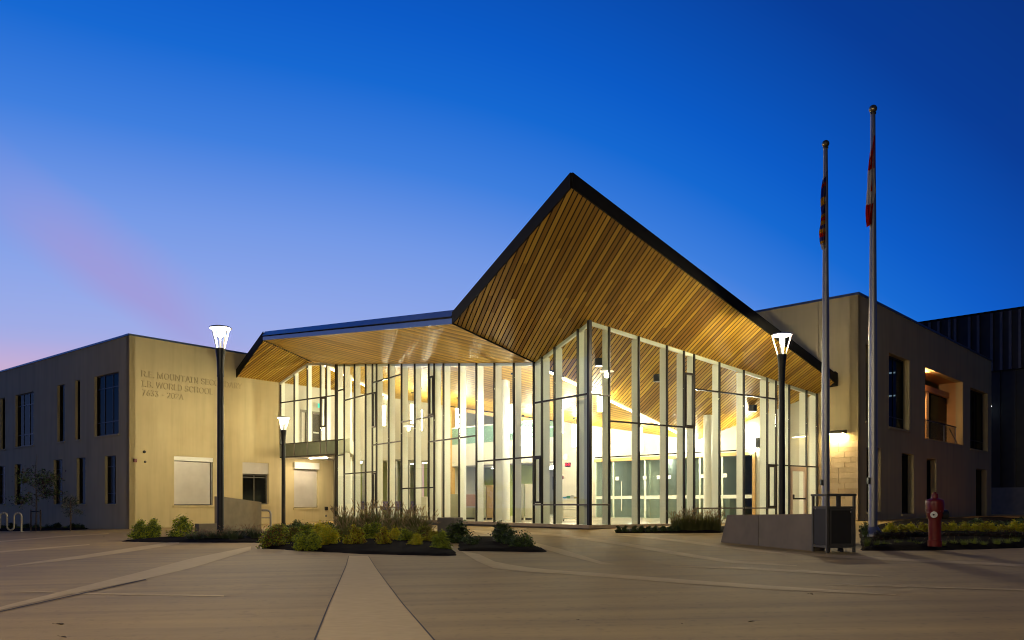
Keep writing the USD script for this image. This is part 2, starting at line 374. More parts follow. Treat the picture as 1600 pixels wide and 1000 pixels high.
LA = [(545, 869), (541, 884), (529, 912), (514, 945), (491, 1003)]; RA = [(575.5, 869), (588, 889), (605, 912), (629, 944), (680, 1003)]
obj('paving_band', ribbon(LA, RA, .005), band_mat, kind='structure', label='wide pale concrete band running towards the camera')
for S, sg in ((LA, -1), (RA, 1)):
    w = [.8, 1.0, 1.4, 2.0, 3.4]
    obj('paving_joint', ribbon([(x - a / 2, y) for (x, y), a in zip(S, w)], [(x + a / 2, y) for (x, y), a in zip(S, w)], .009), joint_mat, kind='structure')
for a_, b_ in (((-20, 961, 1), (228, 906, 1)),):
    obj('paving_joint', ribbon([(a_[0], a_[1] - .6), (b_[0], b_[1] - .6)], [(a_[0], a_[1] + .6), (b_[0], b_[1] + .6)], .009), joint_mat, kind='structure')
band([(722, 862, 1), (742, 869, 13), (767, 882, 11), (805, 888, 8), (841, 892, 6), (880, 894.5, 5), (943, 899, 5.5), (1069, 909, 6), (1205, 918.5, 6), (1300, 924, 4), (1400, 930, 1)])
band([(824, 846, 2), (840, 852, 6), (880, 863, 8), (940, 880, 4), (962, 882, .5)])
band([(738, 829, 2), (762, 833, 5), (830, 833, 3.5), (880, 837, 3.5), (966, 849, 4.2), (1064, 866, 5), (1142, 878, 4), (1245, 884.5, 1)])
band([(966, 836, 1), (1010, 840, 2.5), (1074, 847, 3.4), (1179, 860, 4), (1300, 869, 4.6), (1432, 876, 4), (1600, 884, 4), (1640, 886, 4)])
band([(1048, 885, .6), (1169, 888.5, 3), (1300, 896, 4), (1380, 901, 1)])
band([(1290, 914, .5), (1380, 916, 1.6), (1600, 922, 2.2), (1640, 923, 2.2)])
band([(-30, 866, 2), (0, 862.5, 2.4), (80, 856, 2.2), (140, 851, 1.2)])
band([(10, 885, 1), (60, 879, 3), (125, 871, 5), (212, 858, 6), (280, 848, 4)])
band([(-20, 958, 3), (0, 951, 5), (105, 926, 7), (225, 899, 13), (300, 880, 15), (392, 857, 6)])
band([(18, 926, .5), (65, 924.5, 1.6), (105, 927, 2), (200, 929, 2.4), (350, 931.5, 2)])
band([(-20, 848, 1.5), (20, 844.5, 1.8), (100, 838, 1.5), (170, 834, .8)])


def bed(name, pix, mound, label, z0=.012):
    """a soil bed: outline on the ground, raised in the middle"""
    pl = Polygon([gpt(*p)[:2] for p in pix] if not isinstance(pix, Polygon) else pix).buffer(0)
    bp = [pl.exterior.interpolate(s) for s in np.arange(0, pl.length, .3)]; pts = [(p.x, p.y) for p in bp]
    x0, y0, x1, y1 = pl.bounds; st = max(.22, math.sqrt((x1 - x0) * (y1 - y0) / 3500))
    for x in np.arange(x0, x1, st):
        for y in np.arange(y0, y1, st):
            xx, yy = x + nr.uniform(-.3, .3) * st, y + nr.uniform(-.3, .3) * st
            if pl.buffer(-.1).contains(Point(xx, yy)): pts.append((xx, yy))
    pts = np.array(pts); tri = Delaunay(pts).simplices; cen = pts[tri].mean(1)
    tri = tri[[pl.contains(Point(c)) for c in cen]]
    dist = np.array([pl.exterior.distance(Point(p)) for p in pts])
    h = z0 - (dist < 1e-6) * (z0 + .03) + mound * (1 - np.exp(-dist / .9)) + (dist > .05) * .05 * meshkit.fbm(np.c_[pts * 2.2, pts[:, 0] * 0], 3, 4)
    m = trimesh.Trimesh(np.c_[pts, gz(pts[:, 0], pts[:, 1]) + h], tri, process=False)
    if m.face_normals[:, 2].mean() < 0: m.invert()
    obj(name, m, soil_mat, smooth=True, kind='structure', label=label)
    return pl


bed('planting_bed', [(404, 857), (470, 861), (560, 866), (640, 868), (724, 869.5), (708, 858), (700, 838), (560, 828), (470, 828), (420, 838)], .12, 'dark mulch bed with yellow shrubs in the middle of the forecourt')
bed('planting_bed', [(712, 861), (866, 864), (838, 852), (815, 843), (760, 840), (712, 842)], .08, 'dark mulch bed right of the grey concrete block')
bed('planting_bed', [(183, 846.5), (270, 848), (416, 848.5), (424, 838), (380, 828), (290, 836), (255, 840)], .06, 'dark mulch bed around the tall left lamp post')
bed('planting_bed', [(1342, 861), (1440, 861), (1530, 859), (1640, 855), (1700, 820), (1560, 812), (1400, 816), (1338, 828)], .20, 'raised mulch bed around the hydrant and flagpoles')
bed('planting_bed', [(-60, 830), (60, 829.5), (135, 827.5), (150, 824.5), (90, 822), (-60, 821)], .05, 'narrow planted strip along the left wing')
bed('planting_bed', [(958, 833), (1062, 833.5), (1128, 833), (1180, 826), (1120, 823.5), (1000, 826.5), (962, 829)], .06, 'mulch strip at the foot of the right glass front')


# ------------------------------------------------------------------ walls with openings
def wall(O, d, nout, outline, holes, th):
    """outline and holes in (u along d, z); outer face through O, nout pointing outwards"""
    pl = Polygon(outline)
    for h in holes: pl = pl.difference(sbox(*h))
    return extr(pl, th, O, d, UP, -nout)


def uof(O, d, p): return float((p - O) @ d)


def rect_on(O, d, x0, x1, y0, y1):
    """pixel rectangle on a wall -> (u0, z0, u1, z1); y0 top, y1 bottom, read at the middle"""
    a, b, m = hit(O, d, x0), hit(O, d, x1), hit(O, d, (x0 + x1) / 2)
    u0, u1 = sorted((uof(O, d, a), uof(O, d, b))); return (u0, zz(m, y1), u1, zz(m, y0))


def panel(O, d, nout, r, off, th, z=None):
    """a flat board on a wall: rect r, its front face `off` outside the wall"""
    return extr(sbox(*r), th, O + nout * off, d, UP, -nout)


def window(parent, O, d, nout, r, depth, cols=1, rows=(), frame=.06, fmat=None, pmat=None, name='window'):
    u0, z0, u1, z1 = r; fr = Polygon([(u0, z0), (u1, z0), (u1, z1), (u0, z1)]).difference(sbox(u0 + frame, z0 + frame, u1 - frame, z1 - frame))
    for k in range(1, cols):
        c = u0 + (u1 - u0) * k / cols; fr = fr.union(sbox(c - .025, z0, c + .025, z1))
    for t in rows:
        c = z0 + (z1 - z0) * t; fr = fr.union(sbox(u0, c - .025, u1, c + .025))
    w = obj(name, extr(fr, .07, O - nout * depth, d, UP, -nout), fmat or dark_alu, parent)
    cs = [u0 + (u1 - u0) * k / cols for k in range(cols + 1)]; rs = [z0] + [z0 + (z1 - z0) * t for t in rows] + [z1]
    for i in range(cols):
        for j in range(len(rs) - 1):
            obj('pane', extr(sbox(cs[i] + .02, rs[j] + .02, cs[i + 1] - .02, rs[j + 1] - .02), .012, O - nout * (depth + .03), d, UP, -nout), pmat or dark_glass, w)
    return w


# ================================================================== left wing
lw = thing('left_wing', 'cream two-storey school wing at the left with raised lettering', 'building')
nWL = np.array([dlf[1], -dlf[0], 0])                                 # outward normal of the lettered wall (towards the right front)
nLF = -dlf                                                            # outward normal of the dark left side
BASE = -1.2
# dark side wall, u runs away from the corner along dl
lf_rects = [(147.5, 185.5, 584.5, 680), (117.5, 125, 594, 687), (89.5, 101, 601, 690), (24, 52.5, 614.5, 697), (0.5, 7.8, 622, 702), (164, 181, 712, 787.5), (120, 133.5, 715, 787.5), (84, 97.5, 718, 788), (23, 34, 725, 789), (-4, 8, 728, 788)]
lf_r = [rect_on(LC, dl, *r) for r in lf_rects]
lf_r += [(a + 22, b, c + 22, d) for a, b, c, d in lf_r[:5] if a + 22 > lf_r[4][2] + 1]
LEN = 42.0
obj('side_wall', wall(LC, dl, nLF, [(0.0, BASE), (LEN, BASE), (LEN, WALLTOP), (0.0, WALLTOP)], lf_r, .35), stucco, lw)
for i, r in enumerate(lf_r):
    big = (r[2] - r[0]) > 1.3
    window(lw, LC, dl, nLF, r, .15, 3 if big else 1, (.22, .78) if big else (), pmat=dark_glass)
    obj('window_sill', panel(LC, dl, nLF, (r[0] - .05, r[1] - .09, r[2] + .05, r[1] - .002), .05, .30), stucco, lw)
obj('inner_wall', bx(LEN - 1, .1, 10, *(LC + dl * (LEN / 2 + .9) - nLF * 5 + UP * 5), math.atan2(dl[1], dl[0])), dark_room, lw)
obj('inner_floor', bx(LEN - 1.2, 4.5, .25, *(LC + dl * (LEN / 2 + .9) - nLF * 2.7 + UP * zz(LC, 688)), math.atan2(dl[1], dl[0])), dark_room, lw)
# lettered front wall: from the corner to the back corner of the hall
front = [(272, 333, 714, 789.5), (379, 420, 723, 788), (459.5, 497, 724, 793)]
fr = [rect_on(LC, dlf, *r) for r in front]
uW, uBL = uof(LC, dlf, W), uof(LC, dlf, BL)
hall_open = [(560, 570), (590, 609)]
ho = []
for a, b in hall_open:
    r = rect_on(LC, dlf, a, b, 718, 812); ho.append((r[0], FLOOR, r[2], zz(hit(LC, dlf, (a + b) / 2), 719)))
udoor = [rect_on(LC, dlf, 470.5, 478.5, 643, 690), rect_on(LC, dlf, 488, 500.5, 646, 690)]
SLAB0, SLAB1 = zz(E, 709.6), zz(E, 687.5)
for k, r in enumerate(udoor): udoor[k] = (r[0], SLAB1, r[2], r[3])
obj('front_wall', wall(LC, dlf, nWL, [(0, BASE), (uW, BASE), (uW, WALLTOP), (0, WALLTOP)], fr[:2], .35), stucco, lw)
W2 = W + nWL * 0.0
uWR = uof(LC, dlf, WR)
obj('recess_wall', wall(LC, dlf, nWL, [(uW, BASE), (uWR, BASE), (uWR, SLAB0), (uW, SLAB0)], [fr[2]], .35), stucco, lw)
obj('hall_side_wall', wall(LC, dlf, nWL, [(uWR, BASE), (uBL, BASE), (uBL, WALLTOP), (uW, WALLTOP), (uW, SLAB0 + .003), (uWR, SLAB0 + .003)], ho + udoor, .3), white_wall, lw)
dn = np.array([0, 0, 1.0])
for (u, z, w, h) in ((0, WALLTOP, uW, .0),):
    cap = extr(sbox(-.08, WALLTOP, uW, WALLTOP + .10), .55, LC + nWL * .06, dlf, UP, -nWL)
    obj('parapet_cap', cap, blue_metal, lw)
obj('parapet_cap', extr(sbox(.36, WALLTOP, LEN, WALLTOP + .10), .55, LC + nLF * .06, dl, UP, -nLF), blue_metal, lw)
rf = trimesh.creation.extrude_polygon(Polygon([(LC + dl * .3 + dlf * .3)[:2], (LC + dl * LEN)[:2], (BL + dl * 20)[:2], BL[:2] - nWL[:2] * .3]), .25, engine='earcut'); rf.apply_translation([0, 0, WALLTOP - .5]); obj('flat_roof', rf, deck_mat, lw)
# shutters and the glazed opening on the front wall
s = fr[0]; obj('roller_shutter', panel(LC, dlf, nWL, (s[0] + .06, s[1] + .06, s[2] - .12, s[3] - .30), -.16, .03), roller, lw, label='closed pale roller shutter of the large window')
obj('shutter_box', panel(LC, dlf, nWL, (s[0], s[3] - .26, s[2], s[3] - .002), -.02, .25), soft_white, lw)
obj('shutter_guide', panel(LC, dlf, nWL, (s[2] - .11, s[1] + .02, s[2] - .003, s[3] - .27), -.06, .12), grey_alu, lw)
obj('window_sill', panel(LC, dlf, nWL, (s[0] - .08, s[1] - .12, s[2] + .08, s[1] - .002), .06, .3), stucco, lw)
s = fr[1]; mid = s[1] + (s[3] - s[1]) * .72
obj('shutter_box', panel(LC, dlf, nWL, (s[0], mid + .03, s[2], s[3] - .002), -.05, .22), roller, lw)
window(lw, LC, dlf, nWL, (s[0], s[1], s[2], mid), .2, 2, (.9,), fmat=grey_alu, pmat=green_glass)
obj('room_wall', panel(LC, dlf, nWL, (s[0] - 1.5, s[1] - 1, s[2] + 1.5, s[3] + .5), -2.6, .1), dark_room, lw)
obj('window_sill', panel(LC, dlf, nWL, (s[0] - .08, s[1] - .12, s[2] + .08, s[1] - .002), .06, .3), stucco, lw)
s = fr[2]; obj('roller_shutter', panel(LC, dlf, nWL, (s[0] + .04, s[1] + .04, s[2] - .04, s[3] - .42), -.10, .03), roller, lw, label='closed pale roller shutter in the recess under the glazed corner')
obj('shutter_box', panel(LC, dlf, nWL, (s[0] - .03, s[3] - .40, s[2] + .03, s[3] + .05), .12, .2), soft_white, lw)
obj('window_sill', panel(LC, dlf, nWL, (s[0] - .08, s[1] - .14, s[2] + .08, s[1] - .002), .06, .3), stucco, lw)
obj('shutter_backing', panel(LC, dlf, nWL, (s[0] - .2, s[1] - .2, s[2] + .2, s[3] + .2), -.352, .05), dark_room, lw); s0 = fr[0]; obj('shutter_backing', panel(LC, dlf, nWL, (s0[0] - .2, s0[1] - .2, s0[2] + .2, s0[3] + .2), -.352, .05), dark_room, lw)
letter_mat = plain('raised_letter_paint', (.49, .405, .23), (.54, .45, .255), scale=2, rough=.7)
# raised lettering
for txt, x0, x1, yt, yb in (('R.E. MOUNTAIN SECONDARY', 221.5, 378, 578.5, 588.5), ('I.B. WORLD SCHOOL', 221.5, 332.5, 594, 604), ('7633 - 202A', 222.5, 286.5, 608.5, 618)):
    a, b = hit(LC, dlf, x0), hit(LC, dlf, x1); hgt = (zz(a, yt) - zz(a, yb)); m = meshkit.text_mesh(txt, hgt, .03)
    bw = m.bounds; m.apply_scale([np.linalg.norm(b - a) / (bw[1][0] - bw[0][0]), 1, 1]); m.apply_translation([-m.bounds[0][0], 0, 0])
    m.apply_transform(frame_m(v3(a, zz(a, yb)) + nWL * .001, dlf, UP, nWL)); [obj('letter', g_, letter_mat, lw) for g_ in m.split(only_watertight=False)]
for (px, py, col, sz, nm) in ((225, 706, black_steel, .16, 'security_camera'), (210.5, 719.5, hyd_red, .20, 'alarm_bell'), (226.5, 721.5, grey_alu, .13, 'sensor'), (509, 794.5, dark_alu, .22, 'outlet_box'), (517, 795, grey_alu, .12, 'hose_tap'), (509, 806, grey_alu, .13, 'vent_cover')):
    q_ = hit(LC, dlf, px); c = v3(q_, zz(q_, py)) + nWL * (sz * .3)
    if nm in ('security_camera', 'sensor'):
        m = trimesh.creation.icosphere(2, sz * .55); m.apply_translation(c)
    elif nm == 'alarm_bell':
        m = rbx(sz, sz * .6, sz, .03); m.apply_transform(frame_m(c, dlf, nWL, UP))
    else:
        m = rbx(sz, sz * .6, sz * 1.1, .02); m.apply_transform(frame_m(c, dlf, nWL, UP))
    obj(nm, m, col, lw)
uu = [uof(LC, dlf, hit(LC, dlf, x)) for x in (240, 300, 360)]
for (r, side) in ((udoor[0], 0), (udoor[1], 1)):
    dm = dark_alu if side else grey_alu
    dpath = obj('upper_door', panel(LC, dlf, nWL, (r[0] + .05, r[1], r[2] - .05, r[3] - .05), -.08, .05), dark_alu if side else roller, lw)
    if side: obj('push_bar', panel(LC, dlf, nWL, (r[0] + .1, r[1] + .95, r[2] - .1, r[1] + 1.05), -.02, .05), soft_white, dpath)
    obj('door_frame', extr(sbox(r[0] - .06, r[1], r[2] + .06, r[3] + .12).difference(sbox(r[0] + .04, r[1] - .1, r[2] - .04, r[3] - .04)), .1, LC + nWL * .02, dlf, UP, -nWL), grey_alu, lw)
qx = hit(LC, dlf, 493.5); ex = obj('exit_sign', rbx(.40, .07, .30, .02).apply_transform(frame_m(v3(qx, zz(qx, 635)) + nWL * .5, dlf, nWL, UP)), exit_glow, lw, label='small green lit exit sign above the upper door')
# rooms behind the openings of the hall side wall
rm = extr(sbox(uWR + .3, FLOOR - .1, uBL + 6.5, FLOOR + 5), .1, LC - nWL * 4.5, dlf, UP, -nWL)
olive = plain('olive_green_wall', (.33, .38, .12), (.38, .43, .15), scale=1, rough=.8)
obj('green_room_wall', rm, olive, lw)
obj('room_ceiling', bx(uBL - uWR + 6, 4.1, .1, *(LC + dlf * ((uBL + uWR) / 2 + 3) - nWL * 2.4 + UP * (FLOOR + 4.3)), math.atan2(dlf[1], dlf[0])), white_wall, lw)
for t in (.2, .42, .62, .85):
    obj('tube_light', bx(.12, 2.4, .05, *(LC + dlf * (uWR + (uBL - uWR) * t) - nWL * 2.3 + UP * (FLOOR + 4.0)), math.atan2(dlf[1], dlf[0])), ceil_glow, lw)

# ================================================================== right wing
rw = thing('right_wing', 'cream two-storey school wing at the right with a lit corner balcony', 'building')
nRL = np.array([-drf[0], -drf[1], 0])                                  # outward normal of the wall that carries the wall light (left front)
nRF = np.array([drf[1], -drf[0], 0])                                 # outward normal of the dark right side
RT = zz(RC, 460)
uR = uof(RC, dr, R); uend = uof(RC, dr, BL)
obj('corner_wall', wall(RC, dr, nRL, [(0.0, BASE), (uR - .02, BASE), (uR - .02, RT), (0.0, RT)], [], .35), stucco, rw)
uu_ = [uR + .0 + k * 1.5 for k in range(11)]
obj('upper_wall', extr(Polygon([(u, max(zpl(p1, RC + dr * u), zpl(p2, RC + dr * u)) + .44) for u in uu_] + [(uu_[-1], RT), (uR, RT)]), .35, RC, dr, UP, -nRL), stucco, rw)
# courses of long narrow bricks under the wall light
zb0, zb1 = zz(RC, 812), zz(RC, 689); nrow = 15; hrow = (zb1 - zb0) / nrow
bmats = [plain(f'buff_brick_{w}', c1, c2, scale=3, rough=.8, bump=.2, bscale=70) for w, c1, c2 in (('pale', (.50, .40, .26), (.57, .46, .30)), ('mid', (.44, .345, .22), (.51, .40, .26)), ('deep', (.38, .29, .18), (.45, .35, .22)))]
for k in range(nrow):
    u = .003 - (k % 2) * .3
    while u < uR - .03:
        w = rng.choice((.62, .9, 1.2)); a, b = max(u, .003), min(u + w - .012, uR - .03)
        if b - a > .06:
            obj('brick', panel(RC, dr, nRL, (a, zb0 + k * hrow + .006, b, zb0 + (k + 1) * hrow - .006), .02 + rng.uniform(0, .018), .03), rng.choice(bmats), rw)
        u += w
rects = [(1352.5, 1359.5, 538, 658), (1389, 1421, 557, 669.5), (1445.5, 1504.5, 585.5, 690), (1516, 1543.5, 610, 703), (1354, 1376, 699, 800), (1409, 1428, 709, 803), (1448, 1463, 717, 806), (1525, 1541.5, 733, 809)]
rr = [rect_on(RC, drf, *r) for r in rects]
RL = uof(RC, drf, RF)
obj('side_wall', wall(RC, drf, nRF, [(0.0, BASE), (RL, BASE), (RL, RT), (0.0, RT)], rr, .4), stucco, rw)
obj('end_wall', wall(RF, dr, drf, [(0.41, BASE), (14, BASE), (14, RT), (0.41, RT)], [], .35), stucco, rw)
for i, r in enumerate(rr):
    if i == 2: continue
    big = i in (1, 3)
    window(rw, RC, drf, nRF, r, .3, 2 if big else 1, (.16,) if big else (), pmat=dark_glass)
    obj('window_sill', panel(RC, drf, nRF, (r[0] - .05, r[1] - .1, r[2] + .05, r[1] - .002), .05, .36), stucco, rw)
obj('parapet_cap', extr(sbox(-.06, RT, uR + 15, RT + .1), .5, RC + nRL * .06, dr, UP, -nRL), blue_metal, rw)
obj('parapet_cap', extr(sbox(.44, RT, RL + .05, RT + .1), .5, RC + nRF * .06, drf, UP, -nRF), blue_metal, rw)
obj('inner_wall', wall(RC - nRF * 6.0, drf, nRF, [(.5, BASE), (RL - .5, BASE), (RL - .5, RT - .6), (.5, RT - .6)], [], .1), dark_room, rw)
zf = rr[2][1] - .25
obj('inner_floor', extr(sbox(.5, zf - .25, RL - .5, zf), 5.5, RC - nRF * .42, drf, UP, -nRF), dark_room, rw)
obj('flat_roof', extr(sbox(.4, RT - .6, RL - .4, RT - .35), 14, RC - nRF * .42, drf, UP, -nRF), deck_mat, rw)
# office tubes seen through the dark windows
for (px, py) in ((1399, 582), (1398, 618), (1533, 636)):
    q_ = hit(RC - nRF * 2.0, drf, px); obj('tube_light', bx(.12, 1.4, .06, q_[0], q_[1], zz(q_, py), math.atan2(drf[1], drf[0])), cool_glow, rw)
# the lit balcony cut into the corner of the upper floor
orange_w = plain('orange_cedar_boards', (.42, .17, .05), (.55, .24, .08), scale=2, rough=.5, stretch=(.3, .3, 6)); tan_w = plain('tan_balcony_wall', (.62, .40, .20), (.68, .45, .24), scale=1, rough=.7)
b = rr[2]; bd = .95
obj('balcony_ceiling', extr(sbox(b[0] - .3, b[3] + .003, b[2] + .05, b[3] + .15), 1.0, RC - nRF * .402, drf, UP, -nRF), orange_w, rw)
obj('balcony_side_wall', extr(sbox(b[2] + .002, b[1] - .2, b[2] + .2, b[3] + .0), bd, RC - nRF * .402, drf, UP, -nRF), tan_w, rw)
obj('balcony_side_wall', extr(sbox(b[0] - .6, b[1] - .2, b[0] - .4, b[3] + .0), bd, RC - nRF * .402, drf, UP, -nRF), tan_w, rw)
hz_ = b[3] - (b[3] - b[1]) * .24
obj('balcony_beam', extr(sbox(b[0] - .4, hz_, b[2], hz_ + .34), .25, RC - nRF * .75, drf, UP, -nRF), orange_w, rw)
obj('balcony_post', extr(sbox(b[0] + (b[2] - b[0]) * .40, b[1] - .2, b[0] + (b[2] - b[0]) * .46, hz_), .2, RC - nRF * .78, drf, UP, -nRF), tan_w, rw)
obj('balcony_window', extr(sbox(b[0] - .4, b[1] - .2, b[2], hz_), .02, RC - nRF * .9, drf, UP, -nRF), dark_glass, rw)
obj('balcony_floor', extr(sbox(b[0] - .4, b[1] - .24, b[2], b[1] - .03), bd, RC - nRF * .402, drf, UP, -nRF), conc_dark, rw)
rl = b[1] + 1.02
obj('balcony_rail', extr(sbox(b[0] + .02, rl, b[2] - .9, rl + .06), .05, RC - nRF * .12, drf, UP, -nRF), black_steel, rw)
obj('rail_glass', extr(sbox(b[0] + .05, b[1] + .05, b[2] - .95, rl), .012, RC - nRF * .14, drf, UP, -nRF), glass, rw)
for t in (.62, .98): obj('rail_post', tube([v3(RC + drf * (b[0] + (b[2] - b[0] - .9) * t) - nRF * .15, b[1]), v3(RC + drf * (b[0] + (b[2] - b[0] - .9) * t) - nRF * .15, rl)], .03), galv, rw)
pA = RC + drf * (b[2] - .95) - nRF * .5; pB = RC + drf * (b[2] - .12) - nRF * .3
obj('stair_rail', tube([v3(pA, rl - .05), v3(pB, b[1] + .15)], .03), galv, rw)
obj('balcony_light', extr(sbox(b[0] + .5, b[3] - .08, b[0] + 1.7, b[3] - .02), .10, RC - nRF * .5, drf, UP, -nRF), glow('balcony_lamp', (1, .58, .24), 480.0), rw)
obj('balcony_light', extr(sbox(b[0] + .9, hz_ - .35, b[0] + 2.4, hz_ - .28), .14, RC - nRF * 4.4, drf, UP, -nRF), cool_glow, rw)
# the wall light
q_ = hit(RC, dr, 1311); zc = zz(q_, 676)
wp = thing('wall_light', 'lit shallow wall light on the brick wall right of the glass door', 'wall light', v3(q_, zc), math.atan2(dr[1], dr[0]))
hous = trimesh.convex.convex_hull(np.array([(sx, y, z) for sx in (-.36, .36) for y, z in ((0, -.06), (0, .12), (.26, .04), (.42, -.04), (.42, -.06))])); obj('housing', hous, black_steel, wp)
obj('lens', rbx(.6, .26, .03, .01, 0, .22, -.076), pack_glow, wp)

# ================================================================== dark building behind, right
dk = thing('dark_clad_building', 'dark metal-clad hall behind the right wing', 'building')
DQ = np.array([(1549 - CX) / F * 60, 60.0, 0]); ztop = zz(hit(DQ, dr, 1500), 497.5)
ua, ub = uof(DQ, dr, hit(DQ, dr, 1360)), uof(DQ, dr, hit(DQ, dr, 1760))
ua, ub = max(ua, ub), min(ua, ub); zmid = zz(DQ, 581); zbase = zz(DQ, 762)
obj('lower_wall', wall(DQ, dr, nRL, [(ub, zbase + .003), (ua, zbase + .003), (ua, zmid - .003), (ub, zmid - .003)], [], .3), clad_dark, dk)
obj('upper_cladding', extr(sbox(ub, zmid, ua, ztop), .6, DQ + nRL * .3, dr, UP, -nRL), clad_dark, dk)
obj('concrete_base', extr(sbox(ub, BASE, ua, zbase), .5, DQ + nRL * .1, dr, UP, -nRL), conc_dark, dk)
obj('parapet_cap', extr(sbox(ub, ztop + .002, ua, ztop + .14), .7, DQ + nRL * .36, dr, UP, -nRL), black_fascia, dk)
for px in (1441, 1453, 1467, 1484, 1493, 1515, 1529, 1550, 1565, 1579, 1594, 1611, 1640):
    q_ = hit(DQ + nRL * .3, dr, px); u = uof(DQ, dr, q_); obj('cladding_seam', extr(sbox(u - .09, zmid, u + .09, ztop - .05), .14, DQ + nRL * .44, dr, UP, -nRL), clad_seam, dk)
for px in (1562, 1586, 1606):
    q_ = hit(DQ, dr, px); u = uof(DQ, dr, q_); obj('cladding_seam', extr(sbox(u - .05, zbase + .01, u + .05, zmid - .01), .08, DQ + nRL * .08, dr, UP, -nRL), clad_dark, dk)

# ================================================================== folded roof
roof = thing('folded_roof', 'folded canopy roof with timber board soffit over the glass hall', 'roof')
xy = lambda p: (float(p[0]), float(p[1]))
Redge = R + (TE - R) * 0
plan1 = [P, V, B1, v3(R, zpl(p1, R)), v3(RC, 0) * 0 + TE]
plan1[-1] = TE
plan2 = [V, K, B2, B1]
plan3 = [K, v3(A0, zpl(p3, A0)), v3(W, zpl(p3, W)), B2]
for i, p in enumerate(plan1): plan1[i] = v3(p, zpl(p1, p))
for i, p in enumerate(plan2): plan2[i] = v3(p, zpl(p2, p))


def slab(pts, d0, d1):
    pts = np.array(pts); pl = Polygon(pts[:, :2]); n = len(pts)
    vv, ff = trimesh.creation.triangulate_polygon(pl, engine='earcut')
    # map the triangulation back on the ring
    ids = [int(np.argmin(np.linalg.norm(pts[:, :2] - v, axis=1))) for v in vv[:, :2]]
    f = np.array([[ids[a], ids[b], ids[c]] for a, b, c in ff])
    bot, top = pts + [0, 0, d0], pts + [0, 0, d1]; V_ = np.vstack([bot, top]); F_ = []
    for a, b, c in f:
        s_ = np.cross(pts[b][:2] - pts[a][:2], pts[c][:2] - pts[a][:2])
        if s_ < 0: b, c = c, b
        F_ += [[a, c, b], [a + n, b + n, c + n]]
    ccw = pl.exterior.is_ccw
    for i in range(n):
        j = (i + 1) % n; F_ += [[i, j, j + n], [i, j + n, i + n]] if ccw else [[i, j + n, j], [i, i + n, j + n]]
    return trimesh.Trimesh(V_, np.array(F_), process=False)


for pts in (plan1, plan2, plan3): obj('roof_deck', slab(pts, .05, .38), deck_mat, roof)


def along(pl):
    """steepest-descent direction in the plane, the level direction, and the normal"""
    n = pl[0]; g = np.array([n[0], n[1], 0]); g /= np.linalg.norm(g); d = g - n * (g @ n); d /= np.linalg.norm(d)
    e = np.cross(n, d); return d, e, n


def boards(pl, pts, d, pitch, gap, th, mats, name, cut=None, joined=False, seed=3, mute=1.0, region=None, maxlen=(3.2, 5.5)):
    rg = random.Random(seed); n = pl[0]; e = np.cross(n, d); o = pts[0]
    poly = Polygon([((p - o) @ d, (p - o) @ e) for p in pts]).buffer(0)
    u0, w0, u1, w1 = poly.bounds; w = w0 - rg.random() * pitch; parts = []
    while w < w1:
        strip = poly.intersection(sbox(u0 - 1, w + gap / 2, u1 + 1, w + pitch - gap / 2))
        if not strip.is_empty and strip.area > .01:
            for g in getattr(strip, 'geoms', [strip]):
                if g.geom_type != 'Polygon' or g.area < .01: continue
                a0, _, a1, _ = g.bounds; cuts = [a0]
                if cut:
                    t = a0 + rg.uniform(*cut) * rg.uniform(.3, 1)
                    while t < a1 - 1.0: cuts.append(t); t += rg.uniform(*cut)
                cuts.append(a1)
                for a, b in zip(cuts[:-1], cuts[1:]):
                    pc = g.intersection(sbox(a + .003, w, b - .003, w + pitch))
                    if pc.is_empty or pc.area < .004: continue
                    # underside lies in the plane, thickness goes up
                    m = extr(pc, th, o, d, e, n)
                    if joined: parts.append(m)
                    else: obj(name, m, rg.choice(mats), roof)
        w += pitch
    if joined:
        for mi, mm in enumerate(mats):
            sel = parts[mi::len(mats)]
            if sel: obj(name, sel, mm, roof, kind='stuff')


d1, e1, n1 = along(p1)
tones = [((.46, .25, .022), (.58, .325, .034), (.66, .39, .05)), ((.54, .31, .028), (.66, .39, .045), (.74, .46, .062)), ((.27, .135, .015), (.37, .19, .022), (.44, .235, .032)), ((.60, .355, .04), (.72, .45, .056), (.80, .52, .08)), ((.37, .20, .02), (.48, .265, .031), (.55, .32, .043))]
w1m = [wood(f'cedar_board_{k}', *t, d1, e1) for k, t in zip(('honey', 'amber', 'umber', 'straw', 'brown'), tones)]
# outer part (board by board) and the part inside the hall (joined)
glassline = [C, L, R]
out1 = Polygon([xy(p) for p in plan1]); hall1 = Polygon([xy(C), xy(L), xy(B1), xy(R)])
ext = out1.difference(hall1); inn = out1.intersection(hall1)
lift = lambda pl, poly: [v3(c, zpl(pl, c)) for c in list(poly.exterior.coords)[:-1]]
big = lambda g: max(getattr(g, 'geoms', [g]), key=lambda q_: q_.area)
boards(p1, lift(p1, big(ext)), d1, .172, .046, .012, w1m, 'soffit_board', cut=(4.5, 8.5), seed=5)
boards(p1, lift(p1, big(inn)), d1, .172, .046, .012, w1m, 'ceiling_board', cut=(4.5, 8.5), seed=6)
